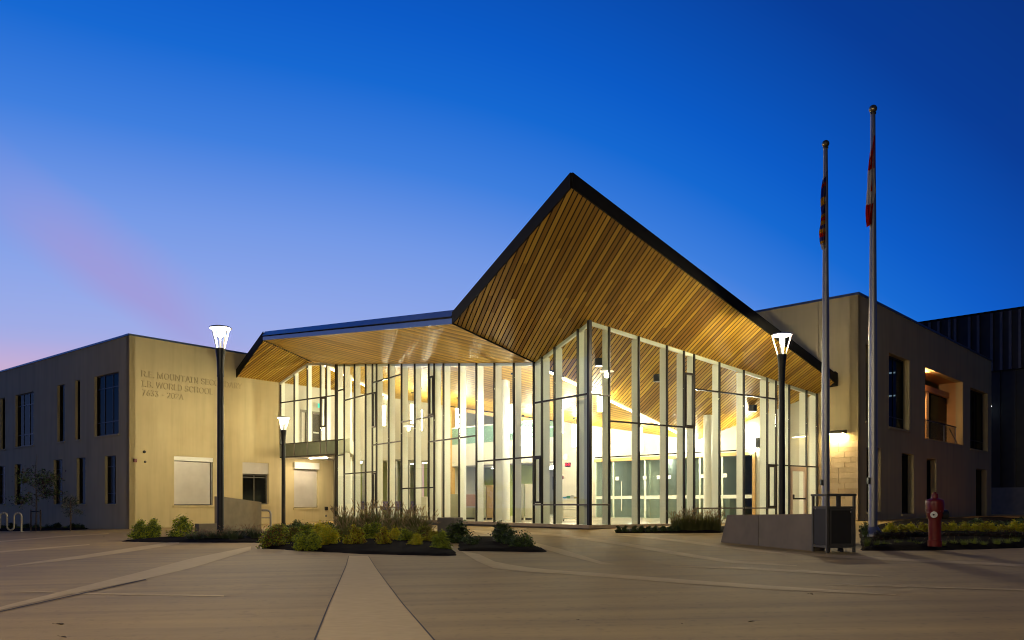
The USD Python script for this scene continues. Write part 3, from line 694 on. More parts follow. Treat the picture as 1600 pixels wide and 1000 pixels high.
# fine boards of the middle fold: direction read off the photograph
ga = onp(p2, 478, 525); gb = onp(p2, 640, 563.5); d2 = (gb - ga) / np.linalg.norm(gb - ga); e2 = np.cross(p2[0], d2)
t2 = [tuple(tuple(c * s for c in col) for col in ((.54, .31, .04), (.68, .405, .06), (.80, .49, .085))) for s in (.82, 1.0, 1.2, .62)]
w2m = [wood(f'hemlock_board_{k}', tuple(c * .62 for c in t[0]), t[1], tuple(c * 1.25 for c in t[2]), d2, e2, .5, 3.2, .16) for k, t in zip(('plain', 'pale', 'light', 'dull'), t2)]
boards(p2, plan2, d2, .165, .022, .010, w2m, 'narrow_ceiling_board', joined=True, seed=8)
d3, e3, n3 = along(p3)
w3m = [wood(f'cedar_slat_{k}', *t, d3, e3) for k, t in zip(('honey', 'amber', 'umber', 'straw'), tones[:4])]
boards(p3, plan3, d3, .20, .06, .015, w3m, 'soffit_slat', seed=9)


def fascia(a, b, pl, d0, d1, out, mat, name='fascia', thick=.05, tilt=0.0, ext_=.0, parent=None):
    """a board along a roof edge, hanging from d0 to d1 above the soffit edge"""
    h = (b - a) * [1, 1, 0]; h /= np.linalg.norm(h); n = np.array([h[1], -h[0], 0]);
    if n @ (a - np.array([-3, 40, 0])) < 0: n = -n
    a_, b_ = a - h * ext_, b + h * ext_
    v = []
    for p in (a_, b_):
        for (o, z) in ((out, d0), (out + thick, d0), (out + thick + tilt, d1), (out + tilt, d1)): v.append(p + n * o + UP * z)
    m = trimesh.convex.convex_hull(np.array(v)); return obj(name, m, mat, parent or roof)


fascia(P, V, p1, -.04, .40, .0, black_fascia); fascia(P, TE, p1, -.04, .40, .0, black_fascia)
Vk, Kk = v3(V, zpl(p2, V)), v3(K, zpl(p2, K))
fascia(Vk, Kk, p2, -.03, .17, .0, blue_metal, 'lower_fascia'); fascia(Vk, Kk, p2, .17, .24, -.03, black_fascia, 'fascia_shadow_gap'); fascia(Vk, Kk, p2, .24, .50, .04, blue_metal, 'upper_fascia', tilt=-.16)
fascia(K, plan3[1], p3, -.05, .48, .0, black_fascia)
hTE = (TE - P) / np.linalg.norm(TE - P)
obj('fascia', trimesh.convex.convex_hull(np.array([TE + hTE * s * .25 + UP * z + o for s in (-.2, 1) for z in (-.08, .52) for o in (np.zeros(3), (R - TE) * [1, 1, 0] * .55)])), black_fascia, roof)
# dark trim on the two folds
for pa, pb, s_, t_ in ((V, B1, 0, .36), (K, B2, 0, .42)):
    q0, q1 = pa, pa + (pb - pa) * t_; obj('fold_trim', tube([q0 - UP * .012, q1 - UP * .012], .035, 6), black_fascia, roof)


# ================================================================== glass hall
hall = thing('glass_hall', 'brightly lit glass entrance hall under the folded roof', 'building')
ceil_z = lambda p: min(zpl(p1, p), 99)


def ztop_at(p):
    """underside of the roof over a plan point"""
    q_ = Point(xy(p))
    best = [(Polygon([xy(v) for v in pts]).distance(q_), zpl(pl, p)) for pts, pl in ((plan1, p1), (plan2, p2), (plan3, p3))]
    return min(best)[1]


SILL = FLOOR


def facade(O, d, nout, xs, rails, vents, zbot, capm, fin_side, fins=True, doors=(), topm=None, panes_gap=()):
    """xs: pixel columns of the mullions; rails: (x0, x1, y at the middle); glass between"""
    U = [uof(O, d, hit(O, d, x)) for x in xs]; inn_ = -nout
    order = np.argsort(U); U = [U[i] for i in order]; X = [xs[i] for i in order]
    for i, u in enumerate(U):
        p = O + d * u; zt = ztop_at(p) - .015
        mp = obj('mullion', extr(sbox(u - .024, zbot, u + .024, zt), .09, O + nout * .05, d, UP, inn_), capm, hall)
        if fins: obj('fin', extr(sbox(u - .03, zbot + .01, u + .03, zt), .32, O - nout * .045, d, UP, inn_), soft_white, mp)
    R_ = []
    for x0, x1, y in rails:
        a, b = sorted((uof(O, d, hit(O, d, x0)), uof(O, d, hit(O, d, x1)))); z = zz(hit(O, d, (x0 + x1) / 2), y); R_.append((a, b, z))
        obj('transom', extr(sbox(a + .029, z - .03, b - .029, z + .03), .10, O + nout * .045, d, UP, inn_), capm if abs(z - EYE) > .35 else grey_alu, hall)
    for i in range(len(U) - 1):
        a, b = U[i] + .029, U[i + 1] - .029; m = (a + b) / 2
        if b - a < .05: continue
        za, zb_ = ztop_at(O + d * a) - .02, ztop_at(O + d * b) - .02
        cuts = sorted(z for (r0, r1, z) in R_ if r0 - .02 < m < r1 + .02)
        full = Polygon([(a, zbot), (b, zbot), (b, zb_), (a, za)])
        for z in cuts: full = full.difference(sbox(a - 1, z - .031, b + 1, z + .031))
        for (v0, v1, y0, y1) in vents:
            if v0 < (X[i] + X[i + 1]) / 2 < v1:
                r = rect_on(O, d, v0, v1, y0, y1); zr0, zr1 = r[1], r[3]; full = full.difference(sbox(a - 1, zr0, b + 1, zr1))
                vw = obj('vent_window', extr(sbox(a, zr0, b, zr1).difference(sbox(a + .07, zr0 + .08, b - .07, zr1 - .08)), .12, O + nout * .075, d, UP, inn_), dark_alu, hall)
                obj('pane', extr(sbox(a + .06, zr0 + .07, b - .06, zr1 - .07), .012, O + nout * .0, d, UP, inn_), glass, vw)
        for (v0, v1) in panes_gap:
            if v0 < (X[i] + X[i + 1]) / 2 < v1: full = full.difference(sbox(a - 1, zbot - 1, b + 1, R_[-1][2]))
        for g in getattr(full, 'geoms', [full]):
            if g.geom_type == 'Polygon' and g.area > .02: obj('glass_pane', extr(g, .014, O + nout * .006, d, UP, inn_), glass, hall)
        # pale head piece under the soffit
        zt0, zt1 = ztop_at(O + d * a), ztop_at(O + d * b)
        hp = Polygon([(a, zt0 - .14), (b, zt1 - .14), (b, zt1 - .012), (a, zt0 - .012)])
        obj('head_rail', extr(hp, .10, O - nout * .03, d, UP, inn_), soft_white, hall)
    return U


g2x = [527, 538, 554, 571.5, 582, 588.5, 607.5, 627.5, 648, 670, 678.5, 693, 717.5, 744.5, 772.5, 803, 834, 847, 866.5, 903]
g2r = [(527, 538, 609.5), (527, 538, 686.8), (527, 538, 711), (538, 582, 620), (538, 588.5, 738.7), (582, 627.5, 591.5), (582, 627.5, 692.4), (582, 627.5, 792.4), (627.5, 678.5, 654.8), (627.5, 678.5, 762.5), (670, 744.5, 685.6), (744.5, 847, 717), (834, 920.4, 622.5), (834, 920.4, 788.6)]
g2v = [(582, 588.5, 613, 668), (582, 588.5, 738.7, 790), (670, 678.5, 588, 649), (834, 847, 714.5, 786.5)]
facade(C, da, -db, g2x, g2r, g2v, SILL, dark_alu, 1)
g4x = [952, 998, 1042, 1068.5, 1084.5, 1124, 1162, 1198.5, 1212.5, 1233, 1260, 1276]
g4r = [(922.5, 952, 617.2), (922.5, 952, 788.6), (952, 1084.5, 663.2), (1084.5, 1212.5, 615.6), (1084.5, 1212.5, 794), (1198.5, 1276, 727.8)]
g4v = [(1068.5, 1084.5, 583, 667.5), (1198.5, 1212.5, 727, 793)]
facade(C, db, -da, g4x, g4r, g4v, SILL, dark_alu, -1, panes_gap=((1234, 1259),))
g1x = [438.5, 460, 480.5, 501, 510]
g1r = [(438.5, 524.5, 624.2), (438.5, 524.5, 691)]
# corner panes between the black corner post and its neighbours
for O, d, nout, x0, rails in ((C, da, -db, 903, (622.5, 788.6)), (C, db, -da, 952, (617.2, 788.6))):
    u0 = .06; u1 = uof(O, d, hit(O, d, x0)) - .03; zt = [ztop_at(O + d * u) - .02 for u in (u0, u1)]; g = Polygon([(u0, SILL), (u1, SILL), (u1, zt[1]), (u0, zt[0])])
    for y in rails:
        z = zz(hit(O, d, x0 + (921 - x0) / 2), y); g = g.difference(sbox(-1, z - .031, 9, z + .031))
    for gg in g.geoms: obj('glass_pane', extr(gg, .014, O + nout * .006, d, UP, -nout), glass, hall)
    obj('head_rail', extr(Polygon([(u0, zt[0] - .13), (u1, zt[1] - .13), (u1, zt[1]), (u0, zt[0])]), .1, O - nout * .03, d, UP, -nout), soft_white, hall)
zC = ztop_at(C) - .015
obj('corner_post', extr(Polygon([(-.065, -.065), (.065, -.065), (.065, .065), (-.065, .065)]), zC - SILL, v3(C, SILL), da, -db, UP), black_steel, hall, label='black corner post of the glass hall')
obj('corner_fin', extr(sbox(.10, -.42, .16, -.10), zC - SILL - .3, v3(C, SILL), db, -da, UP), soft_white, hall)
zE = ztop_at(E) - .015
obj('corner_post', extr(sbox(-.06, -.06, .06, .06), zE - FLOOR + .6, v3(E, FLOOR - .6), da, -db, UP), dark_alu, hall, label='dark corner post above the recess')
# upper glazed corner over the recess (its glass stands on the slab edge)
O = E; U1 = [uof(E, dl, hit(E, dl, x)) for x in g1x]; n1_ = nLF; z1 = [zz(hit(E, dl, 480), 623.8)]
for u in U1:
    zt = ztop_at(E + dl * u - dlf * .05) - .015; mp = obj('mullion', extr(sbox(u - .035, SLAB1 + .03, u + .035, zt), .09, E + n1_ * .05, dl, UP, -n1_), dark_alu, hall); obj('fin', extr(sbox(u - .03, SLAB1 + .03, u + .03, zt), .26, E - n1_ * .045, dl, UP, -n1_), soft_white, mp)
ue = sorted(U1 + [.10])
for a, b_ in zip(ue[:-1], ue[1:]):
    za, zb_ = ztop_at(E + dl * a) - .02, ztop_at(E + dl * b_) - .02; zr = zz(hit(E, dl, 480), 623.8)
    obj('transom', extr(sbox(a + .036, zr - .035, b_ - .036, zr + .035), .1, E + n1_ * .045, dl, UP, -n1_), dark_alu, hall)
    vent = abs((a + b_) / 2 - (U1[3] + U1[4]) / 2) < .05
    zv = zz(hit(E, dl, 505), 667.5)
    g = Polygon([(a + .036, SLAB1 + .03), (b_ - .036, SLAB1 + .03), (b_ - .036, zb_), (a + .036, za)]).difference(sbox(a - 1, zr - .036, b_ + 1, zr + .036))
    if vent:
        g = g.difference(sbox(a - 1, zv, b_ + 1, zr)); vw = obj('vent_window', extr(sbox(a + .036, zv, b_ - .036, zr - .036).difference(sbox(a + .12, zv + .09, b_ - .12, zr - .12)), .12, E + n1_ * .075, dl, UP, -n1_), dark_alu, hall); obj('pane', extr(sbox(a + .11, zv + .08, b_ - .11, zr - .11), .012, E, dl, UP, -n1_), glass, vw)
    for gg in getattr(g, 'geoms', [g]): obj('glass_pane', extr(gg, .014, E + n1_ * .006, dl, UP, -n1_), glass, hall)
    obj('spandrel_panel', extr(sbox(a + .036, SLAB0 + .04, b_ - .036, SLAB1 - .03), .05, E + n1_ * .0, dl, UP, -n1_), green_panel, hall)
    obj('mullion', extr(sbox(b_ - .03, SLAB0 + .04, b_ + .03, SLAB1 - .03), .09, E + n1_ * .05, dl, UP, -n1_), grey_alu, hall)
    obj('head_rail', extr(Polygon([(a, za - .16), (b_, zb_ - .16), (b_, zb_ - .003), (a, za - .003)]), .12, E + n1_ * .06, dl, UP, -n1_), soft_white, hall)
um = max(ue)
for z0, z1_ in ((SLAB1 - .03, SLAB1 + .03), (SLAB0 - .03, SLAB0 + .04)): obj('transom', extr(sbox(.09, z0, um, z1_), .14, E + n1_ * .07, dl, UP, -n1_), dark_alu, hall)
slp = [W, E, E - da * 2.2, hit(LC, dlf, 566)]
obj('upper_floor_slab', trimesh.creation.extrude_polygon(Polygon([xy(p) for p in slp]).buffer(-.06), SLAB1 - SLAB0 - .06, engine='earcut').apply_translation([0, 0, SLAB0 + .03]), white_wall, hall)
qs = hit(W + nLF * -1.2 * 0 + dlf * 1.6, dl, 488)
obj('soffit_light', bx(1.7, .16, .05, qs[0] + .4, qs[1], SLAB0 - .01, math.atan2(dl[1], dl[0])), glow('soffit_lamp', (1, .82, .55), 130.0), hall)
obj('return_wall', wall(E + nLF * 0, (WR - E) / np.linalg.norm(WR - E), np.array([-1, 0, 0.]), [(.1, BASE), (np.linalg.norm(WR - E) - .02, BASE), (np.linalg.norm(WR - E) - .02, SLAB0), (.1, SLAB0)], [], .12), dark_alu, hall)
# sill and plinth
for O, d, nout, x1 in ((C, da, -db, 525.5), (C, db, -da, 1278)):
    u1 = uof(O, d, hit(O, d, x1)); s0 = 0.13
    obj('sill', extr(sbox(-.12 if d is da else .1201, SILL - .12, u1, SILL - .002), .44, O + nout * .12, d, UP, -nout), plain('sill_stone_' + ('long' if d is da else 'short'), (.36, .29, .20), (.42, .34, .24), scale=2, rough=.7), hall)
    obj('plinth', extr(sbox(0 if d is da else .1, BASE, u1, SILL - .121), .3, O + nout * .0, d, UP, -nout), conc_dark, hall)
# floor
floor_poly = Polygon([xy(C), xy(E), xy(WR), xy(BL), xy(R)]).buffer(-.12)
obj('hall_floor', trimesh.creation.extrude_polygon(floor_poly, .2, engine='earcut').apply_translation([0, 0, FLOOR - .2]), plain('polished_concrete_floor', (.34, .31, .25), (.40, .37, .30), scale=1.5, rough=.25), hall)
# glass entrance door at the right end
r = rect_on(C, db, 1234.5, 1259, 729.5, 815); du0, du1, dz0, dz1 = r[0], r[2], SILL, zz(hit(C, db, 1247), 729.6)
door = obj('entrance_door', extr(sbox(du0, dz0, du1, dz1).difference(sbox(du0 + .14, dz0 + .25, du1 - .14, dz1 - .2)), .08, C - da * .04, db, UP, da), plain('pinkish_alu_door', (.52, .42, .36), (.58, .47, .40), scale=3, rough=.4), hall, label='glass entrance door with pale metal frame')
obj('pane', extr(sbox(du0 + .13, dz0 + .24, du1 - .13, dz1 - .19), .012, C, db, UP, da), glass, door)
obj('push_bar', extr(sbox(du0 + .14, dz0 + 1.0, du1 - .14, dz0 + 1.07), .05, C - da * .1, db, UP, da), black_steel, door)
obj('card_reader', rbx(.1, .06, .16, .015).apply_transform(frame_m(v3(hit(C, db, 1236.5), dz0 + 1.15) - da * .12, db, da, UP)), black_steel, hall)

# back wall of the hall, in the line of the right wing's corner wall
nB = nRL; OB = R; ub_ = lambda px: uof(R, -dr, on_back(px)); dB = -dr
uL_ = uof(R, dr, BL); UB = lambda px: uof(R, dr, on_back(px))
op_balc = (UB(868), UB(703)); op_cls = (UB(1176), UB(930)); z_trim = zz(on_back(1000), 719); z_bal1 = zz(on_back(760), 690); z_bal0 = zz(on_back(760), 726)
zcl = lambda u: ztop_at(R + dr * u)
us = np.linspace(.35, uL_, 24); top = [(u, zpl(p1, R + dr * u) if u < uof(R, dr, B1) else zpl(p2, R + dr * u)) for u in us]
bw = Polygon([(.35, FLOOR - .05), (uL_, FLOOR - .05)] + top[::-1])
side_open = [(UB(b_), FLOOR, UB(a_), zz(on_back((a_ + b_) / 2), 719 + k * 1.2)) for k, (a_, b_) in enumerate(((617, 629), (637, 650), (656, 668)))]
side_open = [(min(r[0], r[2]), r[1], max(r[0], r[2]), r[3]) for r in side_open]
for r in side_open:
    obj('doorway_frame', extr(sbox(r[0] - .08, r[1], r[2] + .08, r[3] + .08).difference(sbox(r[0] + .03, r[1] - .1, r[2] - .03, r[3] - .03)), .12, R + nB * .02, dr, UP, -nB), grey_alu, hall)
su0, su1 = min(r[0] for r in side_open) - .6, max(r[2] for r in side_open) + .9
obj('side_room_wall', extr(sbox(su0 - 7, FLOOR - .1, su1, FLOOR + 5), .1, R - nB * 3.6, dr, UP, -nB), olive, hall); obj('side_room_ceiling', extr(sbox(su0 - 7, FLOOR + 4.4, su1, FLOOR + 4.5), 3.4, R - nB * .26, dr, UP, -nB), white_wall, hall)
obj('side_room_floor', extr(sbox(su0, FLOOR - .15, su1, FLOOR - .01), 3.4, R - nB * .26, dr, UP, -nB), dark_room, hall)
for u in (su0 - 7,): obj('side_room_partition', extr(sbox(u - .05, FLOOR, u + .05, FLOOR + 4.4), 3.3, R - nB * .27, dr, UP, -nB), olive, hall)
for t in (.2, .5, .8): obj('side_room_light', extr(sbox(su0 + (su1 - su0) * t - .7, FLOOR + 3.9, su0 + (su1 - su0) * t + .7, FLOOR + 3.96), .14, R - nB * 1.6, dr, UP, -nB), ceil_glow, hall)
for h in side_open + [(0, 0, .001, .001)]: bw = bw.difference(sbox(*h))
for h in ((op_balc[0], FLOOR - .2, op_balc[1], zpl(p2, on_back(800)) + 3), (op_cls[0], FLOOR - .2, op_cls[1], z_trim)): bw = bw.difference(sbox(*h))
obj('back_wall', extr(bw, .25, R, dr, UP, -nB), white_wall, hall)
wtrim = plain('maple_trim', (.55, .33, .11), (.62, .38, .14), scale=2, rough=.45, stretch=(1, 1, 5))
obj('timber_trim', extr(sbox(op_cls[0] - .16, z_trim + .002, op_cls[1] + .05, z_trim + .17), .34, R + nB * .05, dr, UP, -nB), wtrim, hall)
obj('timber_trim', extr(sbox(op_cls[0] - .16, FLOOR, op_cls[0] - .002, z_trim), .34, R + nB * .05, dr, UP, -nB), wtrim, hall)
ctr = [on_back(x) for x in (703, 868)]
obj('timber_trim', extr(sbox(op_balc[1] - .22, FLOOR, op_balc[1] - .002, zpl(p2, ctr[0]) - .05), .3, R + nB * .02, dr, UP, -nB), wtrim, hall)
zc0, zc1 = zpl(p2, on_back(868)), zpl(p2, on_back(703))
obj('timber_trim', extr(Polygon([(op_balc[0], zc0 - .32), (op_balc[1] - .23, zc1 - .32), (op_balc[1] - .23, zc1 - .06), (op_balc[0], zc0 - .06)]), .15, R + nB * .02, dr, UP, -nB), wtrim, hall)
obj('black_reveal', extr(Polygon([(op_balc[0], zc0 - .055), (op_balc[1], zc1 - .055), (op_balc[1], zc1 + .02), (op_balc[0], zc0 + .02)]), .12, R + nB * .05, dr, UP, -nB), black_fascia, hall)
obj('black_reveal', extr(sbox(op_cls[0] + .2, z_trim + .24, op_cls[1], z_trim + .30), .03, R + nB * .02, dr, UP, -nB), black_fascia, hall)
# glazed classroom fronts
cu = [op_cls[0]] + [UB(x) for x in (1160, 1128, 1093, 1062, 1037, 1007, 958)] + [op_cls[1]]
pale_green = plain('pale_door_frame', (.60, .66, .56), (.66, .72, .62), scale=2, rough=.5)
zr_ = zz(on_back(1000), 777)
for a, b_ in zip(cu[:-1], cu[1:]):
    obj('classroom_mullion', extr(sbox(b_ - .05, FLOOR, b_ + .05, z_trim - .002), .08, R - nB * .02, dr, UP, -nB), pale_green, hall)
    obj('classroom_rail', extr(sbox(a + .051, zr_ - .09, b_ - .051, zr_ + .09), .06, R - nB * .03, dr, UP, -nB), soft_white, hall)
    for z0, z1_ in ((FLOOR, zr_ - .091), (zr_ + .091, z_trim - .003)): obj('classroom_pane', extr(sbox(a + .051, z0, b_ - .051, z1_), .012, R - nB * .055, dr, UP, -nB), green_glass, hall)
for x in (964, 1007, 1029, 1045, 1098, 1132): obj('door_notice', extr(sbox(UB(x) - .12, zr_ + 1.0, UB(x) + .12, zr_ + 1.2), .01, R - nB * .015, dr, UP, -nB), plain('notice_paper', (.8, .8, .78)) if x == 964 else '/World/Looks/notice_paper', hall)
for x in (1010, 972): obj('door_pull', tube([v3(on_back(x), FLOOR + .4) + nB * .06, v3(on_back(x), FLOOR + 2.1) + nB * .06], .025), soft_white, hall)
grey_room = plain('grey_green_classroom', (.42, .43, .39), (.48, .49, .45), scale=.8, rough=.8)
obj('classroom_wall', extr(sbox(op_cls[0] - .6, FLOOR, op_cls[1] + .6, z_trim + .3), .1, R - nB * 5.0, dr, UP, -nB), grey_room, hall)
for u in (op_cls[0] - .5, UB(1080), UB(1010), op_cls[1] + .4): obj('classroom_partition', extr(sbox(u - .05, FLOOR, u + .05, z_trim + .2), 4.6, R - nB * .3, dr, UP, -nB), grey_room, hall)
obj('classroom_ceiling', extr(sbox(op_cls[0] - .6, z_trim + .3, op_cls[1] + .6, z_trim + .4), 5.0, R - nB * .26, dr, UP, -nB), grey_room, hall)
obj('classroom_floor', extr(sbox(op_cls[0] - .6, FLOOR - .15, op_cls[1] + .6, FLOOR - .01), 5.0, R - nB * .26, dr, UP, -nB), grey_room, hall)
for t in (.12, .36, .62, .88):
    u = op_cls[0] + (op_cls[1] - op_cls[0]) * t; obj('classroom_light', extr(sbox(u - .5, z_trim + .22, u + .5, z_trim + .26), .16, R - nB * 2.2, dr, UP, -nB), glow('classroom_lamp', (1.0, .97, .86), 75.0) if t == .12 else '/World/Looks/classroom_lamp', hall)
for x, h_ in ((990, 1.3), (1030, 2.0), (1075, 1.2), (1140, 2.1)):
    u = UB(x); obj('classroom_cupboard', extr(sbox(u - .5, FLOOR, u + .5, FLOOR + h_), .5, R - nB * 3.6, dr, UP, -nB), plain(f'cupboard_front_{x}', (.42, .44, .36), (.48, .50, .42), scale=1) if x == 990 else '/World/Looks/cupboard_front_990', hall)
# gallery over the deep opening: slab edge, glass guard, room behind
obj('gallery_slab', extr(sbox(op_balc[0] + .002, z_bal0, op_balc[1] - .23, z_bal1), 9.0, R + nB * .0, dr, UP, -nB), white_wall, hall)
obj('gallery_edge_shadow_line', extr(sbox(op_balc[0] + .002, z_bal0 - .08, op_balc[1] - .23, z_bal0 - .002), .2, R - nB * .05, dr, UP, -nB), grey_alu, hall)
zg = zz(on_back(760), 665.5); ng = 6
for k in range(ng):
    a = op_balc[0] + (op_balc[1] - .25 - op_balc[0]) * k / ng; b_ = op_balc[0] + (op_balc[1] - .25 - op_balc[0]) * (k + 1) / ng
    obj('guard_glass', extr(sbox(a + .02, z_bal1 - .05, b_ - .02, zg), .02, R + nB * .03, dr, UP, -nB), sandblast, hall)
obj('guard_rail', extr(sbox(op_balc[0], zg + .002, op_balc[1] - .24, zg + .09), .07, R + nB * .05, dr, UP, -nB), soft_white, hall)
grey_paint = plain('grey_gallery_paint', (.33, .32, .29), (.38, .37, .33), scale=1, rough=.8)
obj('gallery_back_wall', extr(Polygon([(op_balc[0] - 1, z_bal1), (op_balc[1] + 1, z_bal1), (op_balc[1] + 1, zc1 + 1.5), (op_balc[0] - 1, zc0 + 1.5)]), .1, R - nB * 4.5, dr, UP, -nB), grey_paint, hall)
obj('gallery_doorway', extr(sbox(UB(772), z_bal1, UB(757), z_bal1 + 2.3), .04, R - nB * 4.45, dr, UP, -nB), wtrim, hall)
obj('lower_back_wall', extr(sbox(op_balc[0] - 2, FLOOR, op_balc[1] + 2, z_bal0), .1, R - nB * 8.5, dr, UP, -nB), white_wall, hall)
for s_ in (op_balc[0] - .3, op_balc[1] + .3): obj('gallery_side_wall', extr(sbox(s_ - .1, FLOOR, s_ + .1, max(zc0, zc1) + 2), 8.6, R - nB * .26, dr, UP, -nB), white_wall, hall)
obj('gallery_ceiling', extr(Polygon([(op_balc[0] - 1, zc0 + .1), (op_balc[1] + 1, zc1 + .1), (op_balc[1] + 1, zc1 + .3), (op_balc[0] - 1, zc0 + .3)]), 4.6, R - nB * .1, dr, UP, -nB), white_wall, hall)
obj('lower_floor', extr(sbox(op_balc[0] - .3, FLOOR - .15, op_balc[1] + .3, FLOOR - .004), 8.6, R - nB * .12, dr, UP, -nB), grey_room, hall)
for k, t in enumerate((.12, .30, .5, .7, .88)):
    u = op_balc[0] + (op_balc[1] - op_balc[0]) * t; obj('linear_light', extr(sbox(u - 1.0, z_bal0 - .16, u + 1.0, z_bal0 - .10), .14, R - nB * (2.2 + 1.6 * (k % 3)), dr, UP, -nB), ceil_glow, hall)
for t in (.3, .72):
    u = op_balc[0] + (op_balc[1] - op_balc[0]) * t; obj('linear_light', extr(sbox(u - .9, zc0 - .05, u + .9, zc0 + .02), .14, R - nB * 2.6, dr, UP, -nB), ceil_glow, hall)
for x in (745, 782): obj('office_window', extr(sbox(UB(x) - .45, FLOOR + 1.9, UB(x) + .45, FLOOR + 2.9), .05, R - nB * 8.4, dr, UP, -nB), clad_seam, hall)
# light strips in the two folds
for pa, pb, ta, tb in ((L, B1, .03, .995), (Es2, B2, .06, .97)):
    pl = p2; a = v3(pa, zpl(p2, pa)); q0, q1 = a + (pb - a) * ta, a + (pb - a) * tb; off = np.array([-.10, .06, -.05])
    obj('fold_light_strip', tube([q0 + off, q1 + off], .045, 6), strip_glow, hall)
# round white columns
for px, D in ((790, 38.5), (1106, 39.0), (545, 52.5)):
    p = at(px, D); zt = ztop_at(p); obj('round_column', tube([v3(p, FLOOR), v3(p, zt)], .21, 20), soft_white, hall, smooth=40)
# wall clock, red digits, alarm pull, speakers, sconce
def on_wall(px, py, off=.03): q_ = on_back(px); return v3(q_, zz(q_, py)) + nB * off


RB = lambda c, m: m.apply_transform(frame_m(c, -dr, -nB, UP))
ck = trimesh.creation.cylinder(.20, .06, sections=24); ck.apply_transform(trimesh.transformations.rotation_matrix(math.pi / 2, [1, 0, 0])); obj('wall_clock', RB(on_wall(884.5, 714), ck), soft_white, hall)
obj('digital_clock', RB(on_wall(888, 726), rbx(.42, .08, .26, .02)), plain('clock_case', (.12, .01, .015)), hall, label='red digital clock on the white pier')
dg = meshkit.text_mesh('22:04', .12, .006, True); dg.apply_translation([-dg.bounds.mean(0)[0], -.06, 0]); dg.apply_transform(frame_m(on_wall(888, 726, .08), -dr, UP, nB)); obj('clock_digits', dg, red_glow, hall)
obj('alarm_pull', RB(on_wall(879.5, 746), rbx(.13, .08, .2, .02)), hyd_red, hall)
obj('wall_sconce', RB(on_wall(1175, 687, .1), rbx(.28, .12, 1.2, .03)), pend_glow, hall)
obj('wall_speaker', RB(on_wall(1187, 692, .16), rbx(.26, .24, .5, .03)), black_steel, hall)
for px, py in ((937, 558), (1176, 631), (1028, 583)):
    q_ = onp(p1, px, py); sp = trimesh.creation.cylinder(.2, .3, sections=16); sp.apply_translation(q_ - UP * .22); obj('ceiling_speaker', sp, black_steel, hall, smooth=40)

# pendant lamps hanging in the hall
pend = [(600, 634, 665), (644, 632, 661), (657, 641, 672), (715, 638, 669), (801, 633, 676), (817, 667, 697), (877.5, 640, 676), (897, 664, 698), (914, 633, 668), (937, 600, 643), (1000, 668, 705), (1071, 670, 706), (1086, 665, 700)]
names_ = ['beside the left corner glass', 'left of the second vent window', 'near the slatted side ceiling', 'before the grey gallery wall', 'beside the round white column', 'before the etched gallery guard', 'over the white clock pier', 'low over the red wall clock', 'just left of the black corner post', 'largest, right of the black corner post', 'before the white wall above the first classroom', 'in the middle of the right glass front', 'behind the narrow vent of the right front']
for (px, y0, y1), nm in zip(pend, names_):
    D = min(F * 1.25 / (y1 - y0), 55); x = (px - CX) / F * D
    lim = [meet(np.array([0, 0, 0.]), np.array([x, D, 0]) / math.hypot(x, D), R, dr)[1]]
    D = min(D, lim[0] - .8); x = (px - CX) / F * D; zt, zb = EYE + (HZ - y0) / F * D, EYE + (HZ - y1) / F * D
    tp = thing('pendant_lamp', f'glowing cylinder pendant lamp {nm}', 'pendant lamp', (x, D, zb), group='pendant lamps in the hall')
    obj('shade', tube([(0, 0, 0), (0, 0, zt - zb)], .12, 14), key_glow if px == 937 else pend_glow, tp, smooth=40)
    zr = max(ztop_at((x, D)), zt + .2)
    obj('rod', tube([(0, 0, zt - zb + .002), (0, 0, zr - zb)], .012, 5), black_steel, tp); obj('canopy', trimesh.creation.cylinder(.09, .06, sections=12).apply_translation([0, 0, zr - zb - .06]), black_steel, tp)

# ---- furniture in the hall
def upright(name, label, cat, px, x0, x1, y0, D, mat, th=.5, sub=None):
    a, b_ = (x0 - CX) / F * D, (x1 - CX) / F * D; z1_ = EYE + (HZ - y0) / F * D
    t = thing(name, label, cat, ((a + b_) / 2, D + th / 2, FLOOR)); w = b_ - a; h = z1_ - FLOOR
    obj('carcass', rbx(w, th, h - .08, .012, 0, 0, .08 + (h - .08) / 2), mat, t); obj('kick_plate', bx(w - .06, th - .08, .08, 0, .02, .04), dark_alu, t)
    n = 2 if w > .7 else 1
    for k in range(n):
        dp = obj('door', rbx(w / n - .03, .02, h - .16, .006, -w / 2 + w / n * (k + .5), -th / 2 - .012, .08 + (h - .1) / 2), mat, t); obj('handle', bx(.02, .03, .14, -w / 2 + w / n * (k + .5) + w / n * .36, -th / 2 - .036, h * .5), galv, dp)
    return t


cab_g = plain('sage_cabinet', (.36, .36, .25), (.41, .41, .29), scale=2, rough=.5); cab_b = plain('brown_cabinet', (.34, .22, .10), (.40, .27, .13), scale=2, rough=.5); cab_w = plain('cream_cabinet', (.58, .55, .42), (.63, .60, .46), scale=2, rough=.5)
upright('cabinet', 'sage green low cabinet left of the brown box, behind the glass', 'cabinet', 0, 704, 716.5, 772, 42, cab_g)
upright('cabinet', 'sage green cabinet under the brown carton', 'cabinet', 0, 722, 742.5, 791, 41, cab_g)
upright('cabinet', 'tall sage green cabinet left of the brown cabinet', 'cabinet', 0, 748, 759.5, 758, 40, cab_g)
upright('cabinet', 'tall brown cabinet with a white notice', 'cabinet', 0, 760, 770.5, 758, 40, cab_b)
upright('cabinet', 'cream cabinet left of the round column', 'cabinet', 0, 777, 787, 757, 41, cab_w)
upright('cabinet', 'tall sage green cabinet right of the round column', 'cabinet', 0, 810, 819, 756, 39.5, cab_g)
upright('cabinet', 'cream cabinet left of the vent window with a dark frame', 'cabinet', 0, 820, 832, 756, 39.5, cab_w)
